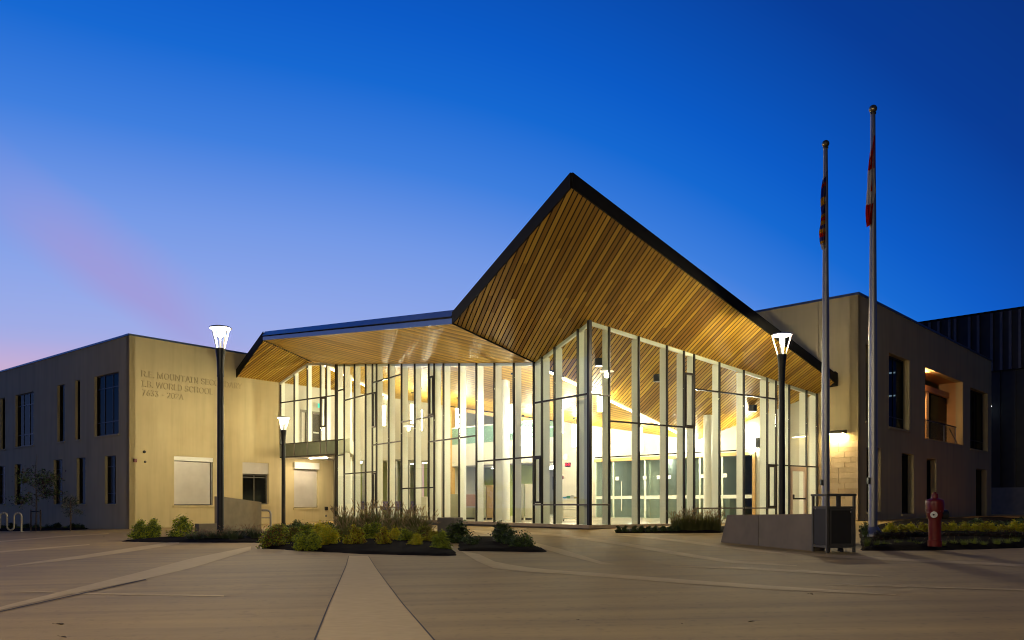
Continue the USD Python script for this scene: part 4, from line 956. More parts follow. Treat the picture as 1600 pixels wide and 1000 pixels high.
upright('cabinet', 'cream cabinet at the left, behind the ornamental grass', 'cabinet', 0, 655, 667, 776, 46, cab_w)
D = 41; zb = EYE + (HZ - 791) / F * D + .003; cw, ch = (742 - 727) / F * D, (791 - 772.5) / F * D
t = thing('carton', 'brown carton standing on the sage green cabinet', 'box', ((734.5 - CX) / F * D, D + .26, zb)); cardboard = plain('cardboard', (.38, .22, .09), (.44, .26, .11), scale=4, rough=.8); obj('body', rbx(cw, .4, ch, .01, 0, 0, ch / 2), cardboard, t); obj('tape', bx(.05, .405, .004, 0, 0, ch + .001), cab_w, t)
t = thing('trolley', 'white book trolley with colourful papers on top', 'trolley', v3(at(891, 36.5), FLOOR)); 
for z in (.12, .55, 1.02): obj('shelf', rbx(.72, .42, .035, .01, 0, 0, z), soft_white, t)
for sx in (-.34, .34):
    for sy in (-.19, .19): obj('post', bx(.03, .03, 1.0, sx, sy, .56), soft_white, t)
for sx in (-.32, .32): obj('caster', trimesh.creation.icosphere(1, .045).apply_translation([sx, -.17, .05]), black_steel, t)
cols = ((.05, .25, .55), (.12, .45, .20), (.65, .65, .55), (.55, .45, .10))
for k, c in enumerate(cols):
    tp_ = thing('paper_stack', f'{("blue", "green", "white", "yellow")[k]} papers lying on the book trolley', 'papers', v3(at(891, 36.5), FLOOR + 1.04) + np.array([-.26 + .17 * k, 0, 0])); h_ = .08 + .04 * (k % 3); obj('sheets', rbx(.15, .3, h_, .01, 0, 0, h_ / 2), plain(f'paper_{("blue", "green", "white", "yellow")[k]}', c), tp_); obj('cover', bx(.15, .3, .004, .0, 0, h_ + .002), soft_white, tp_)
purple = plain('purple_seat_shell', (.085, .065, .17), (.11, .085, .21), scale=3, rough=.5)
cp = proto_class('purple_chair_type')
bk = trimesh.convex.convex_hull(np.array([(x, .2 + abs(x) * -.12, z) for x in (-.22, 0, .22) for z in (.48, .95)] + [(x, .235 - abs(x) * .12, z) for x in (-.22, 0, .22) for z in (.48, .95)])); obj('backrest', bk, purple, cp); obj('seat', rbx(.46, .44, .04, .015, 0, 0, .46), purple, cp)
for sx in (-.2, .2):
    for sy in (-.18, .18): obj('leg', tube([(sx * .8, sy * .8, .44), (sx * 1.1, sy * 1.1, 0)], .014, 6), soft_white, cp)
stage.GetPrimAtPath(cp).SetCustomDataByKey('category', 'chair')
for px, D, rz, nm in ((565, 48.5, 3.0, 'leftmost purple chair behind the ornamental grass'), (601, 47, 3.4, 'purple chair left of the doorway in the side wall'), (621, 45.5, 2.9, 'purple chair just right of the first vent window'), (629, 46.5, 3.3, 'purple chair close to the round of chairs, turned left'), (649, 44.5, 3.1, 'rightmost purple chair near the cream cabinet')):
    copy_of(cp, 'chair', nm, v3(at(px, D), FLOOR), rz, group='purple chairs in the hall')


# ================================================================== street furniture
def lamp_post(px, D, ytop, label, ybase=None):
    p = at(px, D); H = EYE + (HZ - ytop) / F * D - p[2]
    t = thing('lamp_post', label, 'street lamp', p, group='lamp posts with open cone heads')
    obj('pole', tube([(0, 0, 0), (0, 0, H - 1.75)], [.115, .105], 20), black_steel, t, smooth=40)
    obj('base_plate', lathe([(0, 0), (.2, 0), (.2, .03), (.14, .05), (.13, .16), (0, .16)], 20), black_steel, t, smooth=30)
    obj('neck', lathe([(0, -1.752), (.112, -1.752), (.118, -1.72), (.112, -1.69), (.112, -1.45), (.135, -1.1), (.172, -.80), (.165, -.78), (0, -.78)], 24, 0, 0, H), black_steel, t, smooth=40)
    obj('inner_stem', tube([(0, 0, H - .78), (0, 0, H - .30)], [.035, .022], 10), galv, t, smooth=40)
    for k in range(4):
        a = math.pi / 4 + k * math.pi / 2 + .2; c, s_ = math.cos(a), math.sin(a)
        obj('arm', tube([(.15 * c, .15 * s_, H - .80), (.17 * c, .17 * s_, H - .70), (.345 * c, .345 * s_, H - .10)], .019, 8), soft_white, t, smooth=50)
    obj('cone_glass', tube([(0, 0, H - .74), (0, 0, H - .09)], [.155, .335], 28, caps=False), lamp_glass, t, smooth=60)
    obj('cap', lathe([(0, .0), (.18, -.008), (.34, -.045), (.37, -.075), (.37, -.095), (.355, -.095), (.0, -.085)], 28, 0, 0, H), galv, t, smooth=30)
    obj('reflector', lathe([(0, -.10), (.33, -.10), (.33, -.112), (0, -.135)], 28, 0, 0, H), lamp_ring, t, smooth=30)
    b = trimesh.creation.icosphere(2, .095); b.apply_scale([1, 1, 1.5]); b.apply_translation([0, 0, H - .26]); obj('bulb', b, lamp_glow, t, smooth=True)
    return t


lamp_post(344.5, 27.0, 509, 'tall black lamp post in front of the lettered wall, nearest the camera')
lamp_post(443, 45.0, 650.5, 'smallest black lamp post by the recess and the handrail')
lamp_post(1221.5, 28.5, 520, 'black lamp post behind the low concrete wall, before the right glass front')

for X_, Y_, nm in ((-8.5, 6.5, 'off the left edge of the forecourt'), (-7.5, -2.0, 'beside the viewer on the left'), (4.0, -3.0, 'behind the viewer on the right')):
    lamp_post(CX + F * X_ / Y_ if Y_ else 0, Y_, HZ - F * 5.9 / Y_, f'black lamp post of the same row, {nm}')

# flagpoles and flags
gilt = plain('gilt_ball', (.30, .24, .14), (.36, .29, .17), metal=.9, rough=.28)
def flagpole(px, D, ytop, label, wb, wt):
    p = at(px, D) + [0, 0, .17]; H = EYE + (HZ - ytop) / F * D - p[2]
    t = thing('flagpole', label, 'flagpole', p, group='flagpoles by the right wing')
    z = np.linspace(0, H - .2, 9); obj('pole', tube([(0, 0, q_) for q_ in z], [wb if q_ < H * .35 else wb + (wt - wb) * (q_ - H * .35) / (H * .65) for q_ in z], 20), galv, t, smooth=40)
    obj('base_cone', lathe([(0, -.04), (.24, -.04), (.24, 0.0), (.215, .05), (.12, .20), (.0, .20)], 24), galv, t, smooth=30)
    s_ = trimesh.creation.icosphere(3, .098); s_.apply_translation([0, 0, H - .1]); obj('ball_finial', s_, gilt, t, smooth=True)
    obj('truck', lathe([(0, -.24), (wt + .012, -.24), (wt + .02, -.20), (.03, -.18), (0, -.18)], 16, 0, 0, H), black_steel, t)
    obj('halyard', tube([(-wb - .015, -.03, 1.3), (-wt - .03, -.03, H * .6), (-wt - .015, -.02, H - .22)], .006, 5), soft_white, t)
    cl = rbx(.05, .12, .16, .012, -wb - .02, -.02, 1.35); obj('cleat', cl, black_steel, t)
    return p, H


fp1 = flagpole(1364, 19.8, 164, 'taller looking flagpole, right one, with the red and white flag', .105, .055)
fp2 = flagpole(1290, 21.8, 219, 'left flagpole behind the litter bin', .105, .055)


def flag(name, label, px_pole, D, y_top, left, y_bot, bands, seed, spots=()):
    """a limp flag: rows from top to bottom, folded in zigzag; left: [(y, px of the outer edge, px of the inner edge)]"""
    t = thing(name, label, 'flag', ((px_pole - CX) / F * D, D - .02, 0)); rg = np.random.RandomState(seed)
    ys = np.linspace(y_top, y_bot, 60); lx = np.interp(ys, [a for a, _, _ in left], [b for _, b, _ in left]); rx = np.interp(ys, [a for a, _, _ in left], [c for _, _, c in left])
    nf = 22; u = np.linspace(0, 1, nf); rows = []
    for y, a, b in zip(ys, lx, rx):
        k = (y - y_top) / (y_bot - y_top); xa, xb = (a - px_pole) / F * D, (b - px_pole) / F * D
        x = xb + (xa - xb) * u; fold = np.sin(u * 2 * np.pi * 2.6 + k * 3.0) * .075 + np.sin(u * 2 * np.pi * 5.2 + k * 7) * .022
        rows.append(np.stack([x, fold, np.full(nf, EYE + (HZ - y) / F * D) - .07 * u * (1 - .4 * k)], 1))
    G = np.array(rows)
    for i0, i1, mat, nm in bands:
        a, b = int(round(i0 * 59)), int(round(i1 * 59)); sub = G[a:b + 1]; h, w = sub.shape[:2]
        id_ = np.arange(h * w).reshape(h, w); qd = np.stack([id_[:-1, :-1], id_[1:, :-1], id_[1:, 1:], id_[:-1, 1:]], -1).reshape(-1, 4)
        obj(nm, (sub.reshape(-1, 3), qd), mat, t, smooth=True)
    for (k0, k1, u0, u1, mat, nm) in spots:
        sub = G[int(k0 * 59):int(k1 * 59) + 1, int(u0 * 21):int(u1 * 21) + 1] + np.array([0, -.012, 0]); h, w = sub.shape[:2]
        id_ = np.arange(h * w).reshape(h, w); qd = np.stack([id_[:-1, :-1], id_[1:, :-1], id_[1:, 1:], id_[:-1, 1:]], -1).reshape(-1, 4); obj(nm, (sub.reshape(-1, 3), qd), mat, t, smooth=True)


cl = lambda n, a, b: M(n, {'g': ('geometry', {}), 'n': ('noise_texture', {'scale': 30.0}), 'r': ('rgb_ramp', {'ramp': [(.3, a), (.7, b)]}), 'd': ('diffuse_bsdf', {}), 't': ('translucent_bsdf', {}), 'x': ('mix_closure', {'fac': .4})},
                       [('g.position', 'n.vector'), ('n.fac', 'r.fac'), ('r.color', 'd.color'), ('r.color', 't.color'), ('d.BSDF', 'x.closure1'), ('t.BSDF', 'x.closure2')], 'x.closure')
f_red = cl('red_flag_cloth', (.34, .008, .010), (.40, .012, .014)); f_white = cl('white_flag_cloth', (.40, .38, .40), (.46, .44, .46)); f_blue = cl('navy_flag_cloth', (.03, .035, .20), (.04, .045, .24)); f_gold = cl('gold_flag_cloth', (.42, .20, .015), (.48, .25, .025))
flag('flag', 'limp red and white flag with a red leaf hanging from the right flagpole', 1365, 19.8, 212, [(212, 1363, 1365), (240, 1359, 1365), (266, 1354.5, 1366), (300, 1352, 1368), (330, 1352, 1361), (352, 1355, 1359)], 352,
     [(0, .37, f_red, 'red_band'), (.37, .76, f_white, 'white_band'), (.76, 1, f_red, 'red_band')], 3, [(.50, .64, .42, .66, f_red, 'leaf_emblem')])
flag('flag', 'limp blue and gold striped flag hanging from the left flagpole', 1290, 21.8, 266, [(266, 1288, 1290), (290, 1283, 1290), (312, 1281, 1290), (330, 1283, 1288), (360, 1279, 1289), (375, 1281, 1288), (388, 1285, 1288)], 388,
     [(0, .08, f_white, 'white_band'), (.08, .16, f_blue, 'blue_band'), (.16, .20, f_red, 'red_band'), (.20, .34, f_blue, 'blue_band'), (.34, .44, f_gold, 'gold_band'), (.44, .56, f_blue, 'blue_band'), (.56, .60, f_gold, 'gold_band'), (.60, .65, f_red, 'red_band'), (.65, .70, f_gold, 'gold_band'),
      (.70, .75, f_blue, 'blue_band'), (.75, .80, f_gold, 'gold_band'), (.80, .84, f_red, 'red_band'), (.84, .89, f_blue, 'blue_band'), (.89, .94, f_gold, 'gold_band'), (.94, 1, f_white, 'white_band')], 5, [(.20, .34, .4, .55, f_white, 'cross_stripe'), (.36, .42, .1, .4, f_white, 'crown_emblem')])

# litter bin
p = at(1292, 16.1); a_ = math.atan2(.21, .98); t = thing('litter_bin', 'black square litter bin with open top at the end of the concrete wall', 'litter bin', p, a_ * .95)
Wd, Dp, Hb = .66, .55, 1.20; fr_ = .05
for sx in (0, 1):
    for sy in (0, 1): obj('corner_post', rbx(fr_, fr_, Hb - .03, .006, fr_ / 2 + sx * (Wd - fr_), fr_ / 2 + sy * (Dp - fr_), (Hb - .03) / 2), bin_frame, t)
obj('top_frame', [rbx(Wd + .03, .07, .045, .008, Wd / 2, .02, Hb - .012), rbx(Wd + .03, .07, .045, .008, Wd / 2, Dp - .02, Hb - .012), rbx(.07, Dp - .07, .044, .008, .02, Dp / 2, Hb - .012), rbx(.07, Dp - .07, .044, .008, Wd - .02, Dp / 2, Hb - .012)], bin_frame, t)
obj('lid', bx(Wd - .1, Dp - .1, .02, Wd / 2, Dp / 2, Hb - .012), bin_frame, t)
for z, nm in ((.93, 'middle_rail'), (.13, 'bottom_rail')):
    obj(nm, bx(Wd - 2 * fr_, .04, .05, Wd / 2, .021, z), bin_frame, t); obj(nm, bx(Wd - 2 * fr_, .04, .05, Wd / 2, Dp - .021, z), bin_frame, t)
    obj(nm, bx(.04, Dp - 2 * fr_, .05, .021, Dp / 2, z), bin_frame, t); obj(nm, bx(.04, Dp - 2 * fr_, .05, Wd - .021, Dp / 2, z), bin_frame, t)
obj('divider_post', bx(.06, .04, .22, Wd * .40, .021, 1.066), bin_frame, t)
obj('panel', bx(Wd - .12, .015, .73, Wd / 2, .022, .53), bin_panel, t); obj('panel', bx(.015, Dp - .12, .73, .022, Dp / 2, .53), bin_panel, t); obj('panel', bx(.015, Dp - .12, .73, Wd - .022, Dp / 2, .53), bin_panel, t); obj('panel', bx(Wd - .12, .015, .73, Wd / 2, Dp - .022, .53), bin_panel, t)
dpf = obj('door_frame', [bx(.03, .02, .74, .085, .004, .53), bx(.03, .02, .74, Wd - .085, .004, .53), bx(Wd - .2, .02, .03, Wd / 2, .004, .885), bx(Wd - .2, .02, .03, Wd / 2, .004, .175)], bin_frame, t); obj('latch', trimesh.creation.icosphere(1, .018).apply_translation([Wd - .12, -.01, .84]), galv, dpf)
obj('liner', bx(Wd - .14, Dp - .14, .78, Wd / 2, Dp / 2, .52), black_steel, t); 
for x in (.17, .47): obj('foot', bx(.05, .05, .1, x, .2, .05), bin_frame, t)

# hydrant
hp = at(1460.5, 16.5); zb = EYE + (HZ - 846) / F * 16.5; t = thing('fire_hydrant', 'red fire hydrant standing among the plants of the right bed', 'fire hydrant', (hp[0], hp[1], zb), .2)
Hh = 1.03
obj('barrel', lathe([(0, -.1), (.135, -.1), (.135, .02), (.122, .03), (.122, .44), (.135, .50), (.150, .56), (.150, .60), (.165, .61), (.165, .64), (0, .64)], 24), hyd_red, t, smooth=35)
obj('bonnet', lathe([(0, .641), (.172, .641), (.178, .66), (.178, .80), (.172, .85), (.150, .875), (.07, .90), (.065, .91), (.065, .985), (.05, 1.0), (.03, 1.0), (.03, 1.03), (0, 1.03)], 24), hyd_red, t, smooth=35)
for k in range(8):
    a = k * math.pi / 4; obj('flange_bolt', trimesh.creation.cylinder(.014, .05, sections=6).apply_translation([.158 * math.cos(a), .158 * math.sin(a), .655]), galv, t)
def nozzle(ang, z, r, ln, cap, nm):
    m = trimesh.creation.cylinder(r, ln, sections=18); m.apply_transform(trimesh.transformations.rotation_matrix(math.pi / 2, [0, 1, 0])); m.apply_translation([.12 + ln / 2, 0, z]); m.apply_transform(trimesh.transformations.rotation_matrix(ang, [0, 0, 1]))
    o_ = obj(nm, m, cap, t, smooth=35)
    m = trimesh.creation.cylinder(.02, .04, sections=5); m.apply_transform(trimesh.transformations.rotation_matrix(math.pi / 2, [0, 1, 0])); m.apply_translation([.14 + ln, 0, z]); m.apply_transform(trimesh.transformations.rotation_matrix(ang, [0, 0, 1])); obj('cap_nut', m, black_steel, o_)
nozzle(-2.35, .56, .066, .07, soft_white, 'side_outlet'); nozzle(-.2, .56, .10, .13, black_steel, 'pumper_outlet');

# low concrete walls and blocks
def low_wall(name, label, A, B, zA, zB, th, slope=0.0, joint=None, mat=conc_wall, deep=.3):
    d = (B - A) * [1, 1, 0]; ln = np.linalg.norm(d); d /= ln; n = np.array([d[1], -d[0], 0]); t = thing(name, label, 'wall')
    cuts = [0] + ([joint * ln] if joint else []) + [ln]
    for k in range(len(cuts) - 1):
        a, b = cuts[k] + (.012 if k else 0), cuts[k + 1] - (.012 if k < len(cuts) - 2 else 0); zt = lambda u: zA + (zB - zA) * u / ln
        pts = [(a, A[2] - deep), (b, A[2] - deep), (b, zt(b)), (a + (slope if k == 0 else 0), zt(a))]
        if k == 0 and slope: pts.insert(4, (a, A[2] + .05 * slope))
        m = extr(Polygon(pts), th, v3(A, 0) * [1, 1, 0], d, UP, -n); obj('wall_panel', m, mat, t)
    if joint: obj('joint', extr(sbox(cuts[1] - .011, A[2] - deep, cuts[1] + .011, zt(cuts[1]) - .02), th - .03, v3(A, 0) * [1, 1, 0] - n * .015, d, UP, -n), joint_mat, t)
    return t


A, B = at(1126.5, 20.3), at(1268.5, 16.75)
low_wall('concrete_wall', 'low brown concrete wall with one joint beside the litter bin', A, B, EYE + (HZ - 804.5) / F * 20.3, EYE + (HZ - 803) / F * 16.75, .32, .30, .46)
A, B = at(345, 33), at(408.5, 36); low_wall('concrete_wall', 'brown concrete ramp wall just right of the tall lamp post', A, B, EYE + (HZ - 775.5) / F * 33, EYE + (HZ - 784.5) / F * 36, .3)
A, B = at(311, 29.5), at(341, 30); low_wall('concrete_wall', 'small concrete upstand at the foot of the tall lamp post', A, B, EYE + (HZ - 818.5) / F * 29.5, EYE + (HZ - 818) / F * 30, .4)
pb = at(683, 25.5); t = thing('concrete_block', 'grey concrete block at the right end of the middle bed', 'concrete block', pb, -.42)
hb = EYE + (HZ - 809) / F * 25.5 - pb[2]; obj('block', rbx(.62, .62, hb + .2, .012, .31, .31, (hb - .2) / 2), conc_dark, t); obj('chamfer_cap', rbx(.60, .60, .012, .005, .31, .31, hb + .005), conc_wall, t)

# handrail at the ramp and bike rack
D = 36.4; X_ = lambda px: (px - CX) / F * D; Z_ = lambda py: EYE + (HZ - py) / F * D
t = thing('handrail', 'grey pipe handrail at the end of the ramp wall', 'handrail')
obj('rail', tube([(X_(409), D, Z_(797.5)), (X_(418), D, Z_(797.5)), (X_(421.5), D, Z_(799)), (X_(423), D, Z_(803)), (X_(423), D, Z_(832))], .05, 10), galv, t, smooth=40); obj('lower_rail', tube([(X_(408), D, Z_(809)), (X_(423), D, Z_(809))], .02, 8), galv, t)
D = 43.5; t = thing('bike_rack', 'cream wave shaped bicycle rack at the left edge', 'bike rack')
pts = []
for (x0, x1, y0, up_) in ((-22, -11, 806, 1), (-11, 0, 823, 0), (0, 11, 806, 1), (11, 22, 823, 0), (22, 33.5, 806.5, 1)):
    for k in range(9):
        a = math.pi * k / 8; c = (x0 + x1) / 2; r_ = (x1 - x0) / 2; pts.append((X_(c - r_ * math.cos(a)), D, Z_(y0 - r_ * .85 * math.sin(a) if up_ else y0 + r_ * .9 * math.sin(a))))
pts = [(pts[0][0], D, Z_(832))] + pts + [(pts[-1][0], D, Z_(832))]
obj('wave_tube', tube(pts, .045, 10), cream_metal, t, smooth=50)
for x in (-22, 33.5): obj('foot_plate', lathe([(0, 0), (.12, 0), (.12, .02), (0, .02)], 14, X_(x), D, float(gz(X_(x), D)) + .004), cream_metal, t)

# ================================================================== planting
def leaves(pos, nrm, size, rg, asp=.5):
    """one bent four-sided leaf per point"""
    n = len(pos); a = rg.normal(size=(n, 3)); a -= nrm * (a * nrm).sum(1, keepdims=True); a /= np.linalg.norm(a, axis=1, keepdims=True) + 1e-9; b = np.cross(nrm, a); s_ = size * rg.uniform(.65, 1.3, (n, 1))
    v = np.stack([pos, pos + a * s_ * .5 + b * s_ * asp * .5 + nrm * s_ * .08, pos + a * s_ - nrm * s_ * .06, pos + a * s_ * .5 - b * s_ * asp * .5 + nrm * s_ * .08], 1).reshape(-1, 3)
    i = np.arange(n)[:, None] * 4; return v, np.vstack([i + [0, 1, 2], i + [0, 2, 3]])


def shrub_type(name, mats, n, size, seed, shape='dome', twigs=9, asp=.5, clumps=16, cat='shrub'):
    """unit shrub: 1 m wide, 1 m tall"""
    c = proto_class(name); rg = np.random.RandomState(seed); ctr = []
    while len(ctr) < clumps:
        q_ = rg.uniform(-1, 1, 3); q_[2] = abs(q_[2])
        if (q_ ** 2).sum() < 1 and (q_ ** 2).sum() > .18: ctr.append(q_ * [.40, .40, .82] + [0, 0, .10])
    ctr = np.array(ctr); tw = []
    for q_ in ctr[:twigs]: tw.append(tube([(q_[0] * .1, q_[1] * .1, -.06), q_ * [.5, .5, .55], q_], [.018, .012, .006], 5))
    obj('stems', tw, bark, c)
    for k, m in enumerate(mats):
        nn = n // len(mats); w = ctr[rg.randint(0, len(ctr), nn)]; off = rg.normal(size=(nn, 3)) * [.085, .085, .10]; p_ = w + off
        d_ = p_ - [0, 0, .25]; d_ /= np.linalg.norm(d_, axis=1, keepdims=True); nr_ = d_ + rg.normal(size=(nn, 3)) * .55; nr_ /= np.linalg.norm(nr_, axis=1, keepdims=True)
        obj('foliage', leaves(p_, nr_, size, rg, asp), m, c)
    stage.GetPrimAtPath(c).SetCustomDataByKey('category', cat); return c


def grass_type(name, mat, head, n, seed, spread=.5, lean=.35, heads=60, w=.016, cat='ornamental grass'):
    c = proto_class(name); rg = np.random.RandomState(seed); v, f = [], []; hv = []
    for k in range(n):
        a = rg.uniform(0, 2 * np.pi); r0 = rg.uniform(0, .16); h = rg.uniform(.45, 1.0) * (.78 if k >= heads else 1.0); l = rg.uniform(.3, 1) * lean * h; o = np.array([r0 * np.cos(a), r0 * np.sin(a), -.03]); d = np.array([np.cos(a), np.sin(a), 0]); sd = np.array([-d[1], d[0], 0]); i = len(v)
        pts = [o + UP * h * t_ + d * l * t_ ** 2.2 * spread * 2 for t_ in (0, .35, .7, 1.0)]
        for q_, ww in zip(pts, (1, .9, .6, .1)): v += [q_ - sd * w * ww / 2, q_ + sd * w * ww / 2]
        for s_ in range(3): b_ = i + s_ * 2; f += [[b_, b_ + 1, b_ + 3], [b_, b_ + 3, b_ + 2]]
        if k < heads:
            e_ = pts[-1]; dd = pts[-1] - pts[-2]; dd /= np.linalg.norm(dd); hv.append(tube([e_ - dd * .10, e_ - dd * .03, e_ + dd * .05], [.004, .012, .003], 4))
    obj('blades', (np.array(v), np.array(f)), mat, c); obj('seed_heads', hv, head, c); stage.GetPrimAtPath(c).SetCustomDataByKey('category', cat); return c


bark = plain('twig_bark', (.06, .04, .025), (.09, .06, .04), scale=20, rough=.9)
lf_gold = leafmat('golden_leaves', (.66, .56, .025), (.86, .70, .04)); lf_lime = leafmat('lime_leaves', (.42, .48, .03), (.62, .63, .05)); lf_rust = leafmat('rusty_leaves', (.20, .09, .02), (.30, .17, .03))
lf_dark = leafmat('dark_glossy_leaves', (.04, .07, .022), (.08, .115, .035), .2); lf_green = leafmat('green_leaves', (.10, .16, .03), (.18, .23, .045)); lf_plum = leafmat('plum_leaves', (.05, .02, .018), (.085, .035, .025), .25); lf_pale = leafmat('grey_pale_leaves', (.15, .14, .12), (.24, .22, .18))
gr_tall = leafmat('tall_grass_blades', (.16, .17, .05), (.28, .26, .09)); gr_head = plain('straw_seed_heads', (.30, .22, .11), (.38, .28, .15), scale=9, rough=.9); gr_blue = leafmat('fine_grass_blades', (.10, .13, .06), (.17, .20, .09)); gr_pink = plain('pinkish_seed_heads', (.28, .17, .12), (.34, .22, .15), scale=9, rough=.9); gr_lime = leafmat('lime_tufts', (.24, .29, .045), (.38, .40, .075))
S_gold = [shrub_type('golden_shrub_type', [lf_gold, lf_gold, lf_lime], 2600, .10, 11), shrub_type('golden_rust_shrub_type', [lf_gold, lf_lime, lf_rust], 2600, .095, 12)]
S_lime = [shrub_type('lime_shrub_type', [lf_lime, lf_lime, lf_green], 2600, .10, 13), shrub_type('lime_rust_shrub_type', [lf_lime, lf_rust, lf_green], 2600, .10, 14)]
S_dark = [shrub_type('dark_shrub_type', [lf_dark, lf_dark, lf_green], 1800, .12, 15, asp=.55), shrub_type('dark_loose_shrub_type', [lf_dark, lf_green], 800, .11, 16, asp=.6, clumps=12)]
S_green = shrub_type('green_shrub_type', [lf_green, lf_lime], 2200, .11, 17, asp=.45)
S_plum = shrub_type('plum_shrub_type', [lf_plum, lf_plum, lf_dark], 1800, .11, 18)
G_tall = [grass_type('tall_grass_type', gr_tall, gr_head, 420, 21), grass_type('tall_loose_grass_type', gr_tall, gr_head, 360, 22, .7, .45)]
G_fine = grass_type('fine_grass_type', gr_blue, gr_pink, 260, 23, .6, .5, 40)
G_lime = grass_type('lime_tuft_type', gr_lime, gr_head, 170, 24, .45, .6, 0 + 2, .022)


def plant(proto, name, label, px, py, wpx, hpx, group=None, D=None, lift=0.0):
    """plant whose foot shows at (px, py), wpx wide and hpx tall in the photograph"""
    g = gpt(px, py); D = g[1] if D is None else D; g = at(px, D); s_ = D / F
    return copy_of(proto, name, label, (g[0], g[1], EYE - (py - HZ) * s_ + lift), rng.uniform(0, 6.28), (wpx * s_, wpx * s_, hpx * s_), group)


ordn = ('first', 'second', 'third', 'fourth', 'fifth', 'sixth', 'seventh', 'eighth', 'ninth', 'tenth', 'eleventh', 'twelfth', 'thirteenth', 'fourteenth', 'fifteenth', 'sixteenth', 'seventeenth', 'eighteenth', 'nineteenth', 'twentieth')
rowA = [(426, 856, 46, 36, S_lime[1]), (458, 851, 36, 30, S_lime[1]), (468, 860, 30, 28, S_lime[0]), (489, 861, 28, 30, S_lime[0]), (512, 857, 36, 36, S_gold[0]), (553, 857, 34, 36, S_gold[1]), (600, 857, 30, 34, S_gold[1]), (634, 851, 30, 24, S_lime[0]), (651, 858, 26, 24, S_gold[0]), (675, 850, 30, 22, S_gold[1]), (690, 861, 32, 30, S_lime[0])]
for k, (x, y, w, h, pr) in enumerate(rowA): plant(pr, 'yellow_shrub', f'yellow-green shrub, {ordn[k]} from the left in the front of the middle bed', x, y, w, h, 'yellow shrubs in the middle bed')
for k, x in enumerate((443, 476, 500, 530, 572, 584, 618, 664)): plant((S_lime[0], S_green, S_gold[0], S_lime[1])[k % 4], 'filling_shrub', f'green shrub, {ordn[k]} from the left in the second row of the middle bed', x, 850 - k % 3, 36, 25 + (k % 3) * 3, 'green shrubs in the second row of the middle bed')
for k, (x, w, h) in enumerate(((438, 40, 24), (462, 40, 26), (488, 40, 26), (514, 40, 25), (540, 34, 22))): plant(S_dark[0] if k % 2 else S_lime[1], 'back_shrub', f'dark green shrub, {ordn[k]} from the left behind the yellow shrubs', x, 842 - k % 2, w, h, 'dark shrubs at the back of the middle bed')
for k, (x, y, h) in enumerate(((536, 842, 44), (553, 840, 42), (572, 842, 52), (592, 841, 50), (611, 843, 46), (628, 841, 50), (646, 842, 44), (662, 842, 42), (545, 846, 30), (583, 847, 34), (618, 847, 32), (655, 848, 32))):
    plant(G_tall[k % 2], 'tall_grass', f'feathery ornamental grass, {ordn[k]} clump {"in the back row" if k < 8 else "in the front row"} left of the concrete block', x, y, 56, h * 1.22, 'ornamental grasses in the middle bed')
for k, (x, y, w, h, lb) in enumerate(((716, 848, 46, 32, 'dark leafy shrub right of the grey concrete block'), (736, 854, 36, 22, 'low dark shrub in front, right of the grey concrete block'), (783, 851, 42, 34, 'tallest dark leafy shrub of the small bed'), (812, 858, 40, 30, 'dark leafy shrub at the right tip of the small bed'), (797, 854, 36, 26, 'dark leafy shrub in the middle of the small bed'), (826, 856, 20, 20, 'smallest dark sprig beside the pale paving band'))): plant(S_dark[k % 2], 'leafy_shrub', lb, x, y, w, h, 'dark leafy shrubs by the concrete block')
for k, (x, y, w, h, lb) in enumerate(((218, 842, 30, 28, 'leftmost rounded green shrub before the lettered wall'), (238, 842, 28, 30, 'rounded green shrub before the lettered wall, right one of the touching pair'), (286, 841, 40, 33, 'taller rounded green shrub left of the tall lamp post'))): plant(S_green, 'round_shrub', lb, x, y, w, h, 'rounded shrubs by the tall lamp post')
for k, x in enumerate(range(300, 420, 11)): plant(G_fine, 'fine_grass', f'fine bluish grass with pink tips, {ordn[k]} clump from the left around the tall lamp post', x + rng.uniform(-2, 2), 846 - rng.uniform(0, 3) - (2 if x > 380 else 0), 36, 20 + rng.uniform(-2, 8), 'fine grasses around the tall lamp post')
# right bed
for k, x in enumerate(list(range(1352, 1660, 17))[:18]): plant(G_lime, 'grass_tuft', f'lime green tuft, {ordn[k]} from the left along the kerb of the right bed', x + rng.uniform(-3, 3), 858 - (x > 1500) * (x - 1500) * .03 - rng.uniform(0, 1.5), 23, 19 + rng.uniform(-3, 4), 'lime tufts along the right bed')
for k, x in enumerate(list(range(1376, 1660, 15))[:19]): plant(S_plum, 'plum_shrub', f'plum-leaved shrub, {ordn[k]} from the left in the middle row of the right bed', x, 847, 26, 18, 'plum shrubs in the right bed', D=18.5)
for k, x in enumerate(list(range(1392, 1690, 16))[:19]): plant(S_gold[k % 2], 'golden_shrub', f'golden shrub, {ordn[k]} from the left in the back row of the right bed', x + rng.uniform(-3, 3), 838, 25, 20 + rng.uniform(-2, 4), 'golden shrubs in the right bed', D=20.5)
for k, (x, w, h) in enumerate(((1500, 40, 16), (1530, 50, 22), (1562, 46, 19), (1597, 50, 25), (1632, 50, 24))): plant(S_dark[0], 'background_shrub', f'dark rounded shrub, {ordn[k]} from the left behind the golden shrubs', x, 834, w, h, 'dark shrubs before the dark hall', D=24)
plant(S_dark[1], 'sprig', 'thin sprig between the litter bin and the flagpole', 1351, 838, 16, 26, D=19)
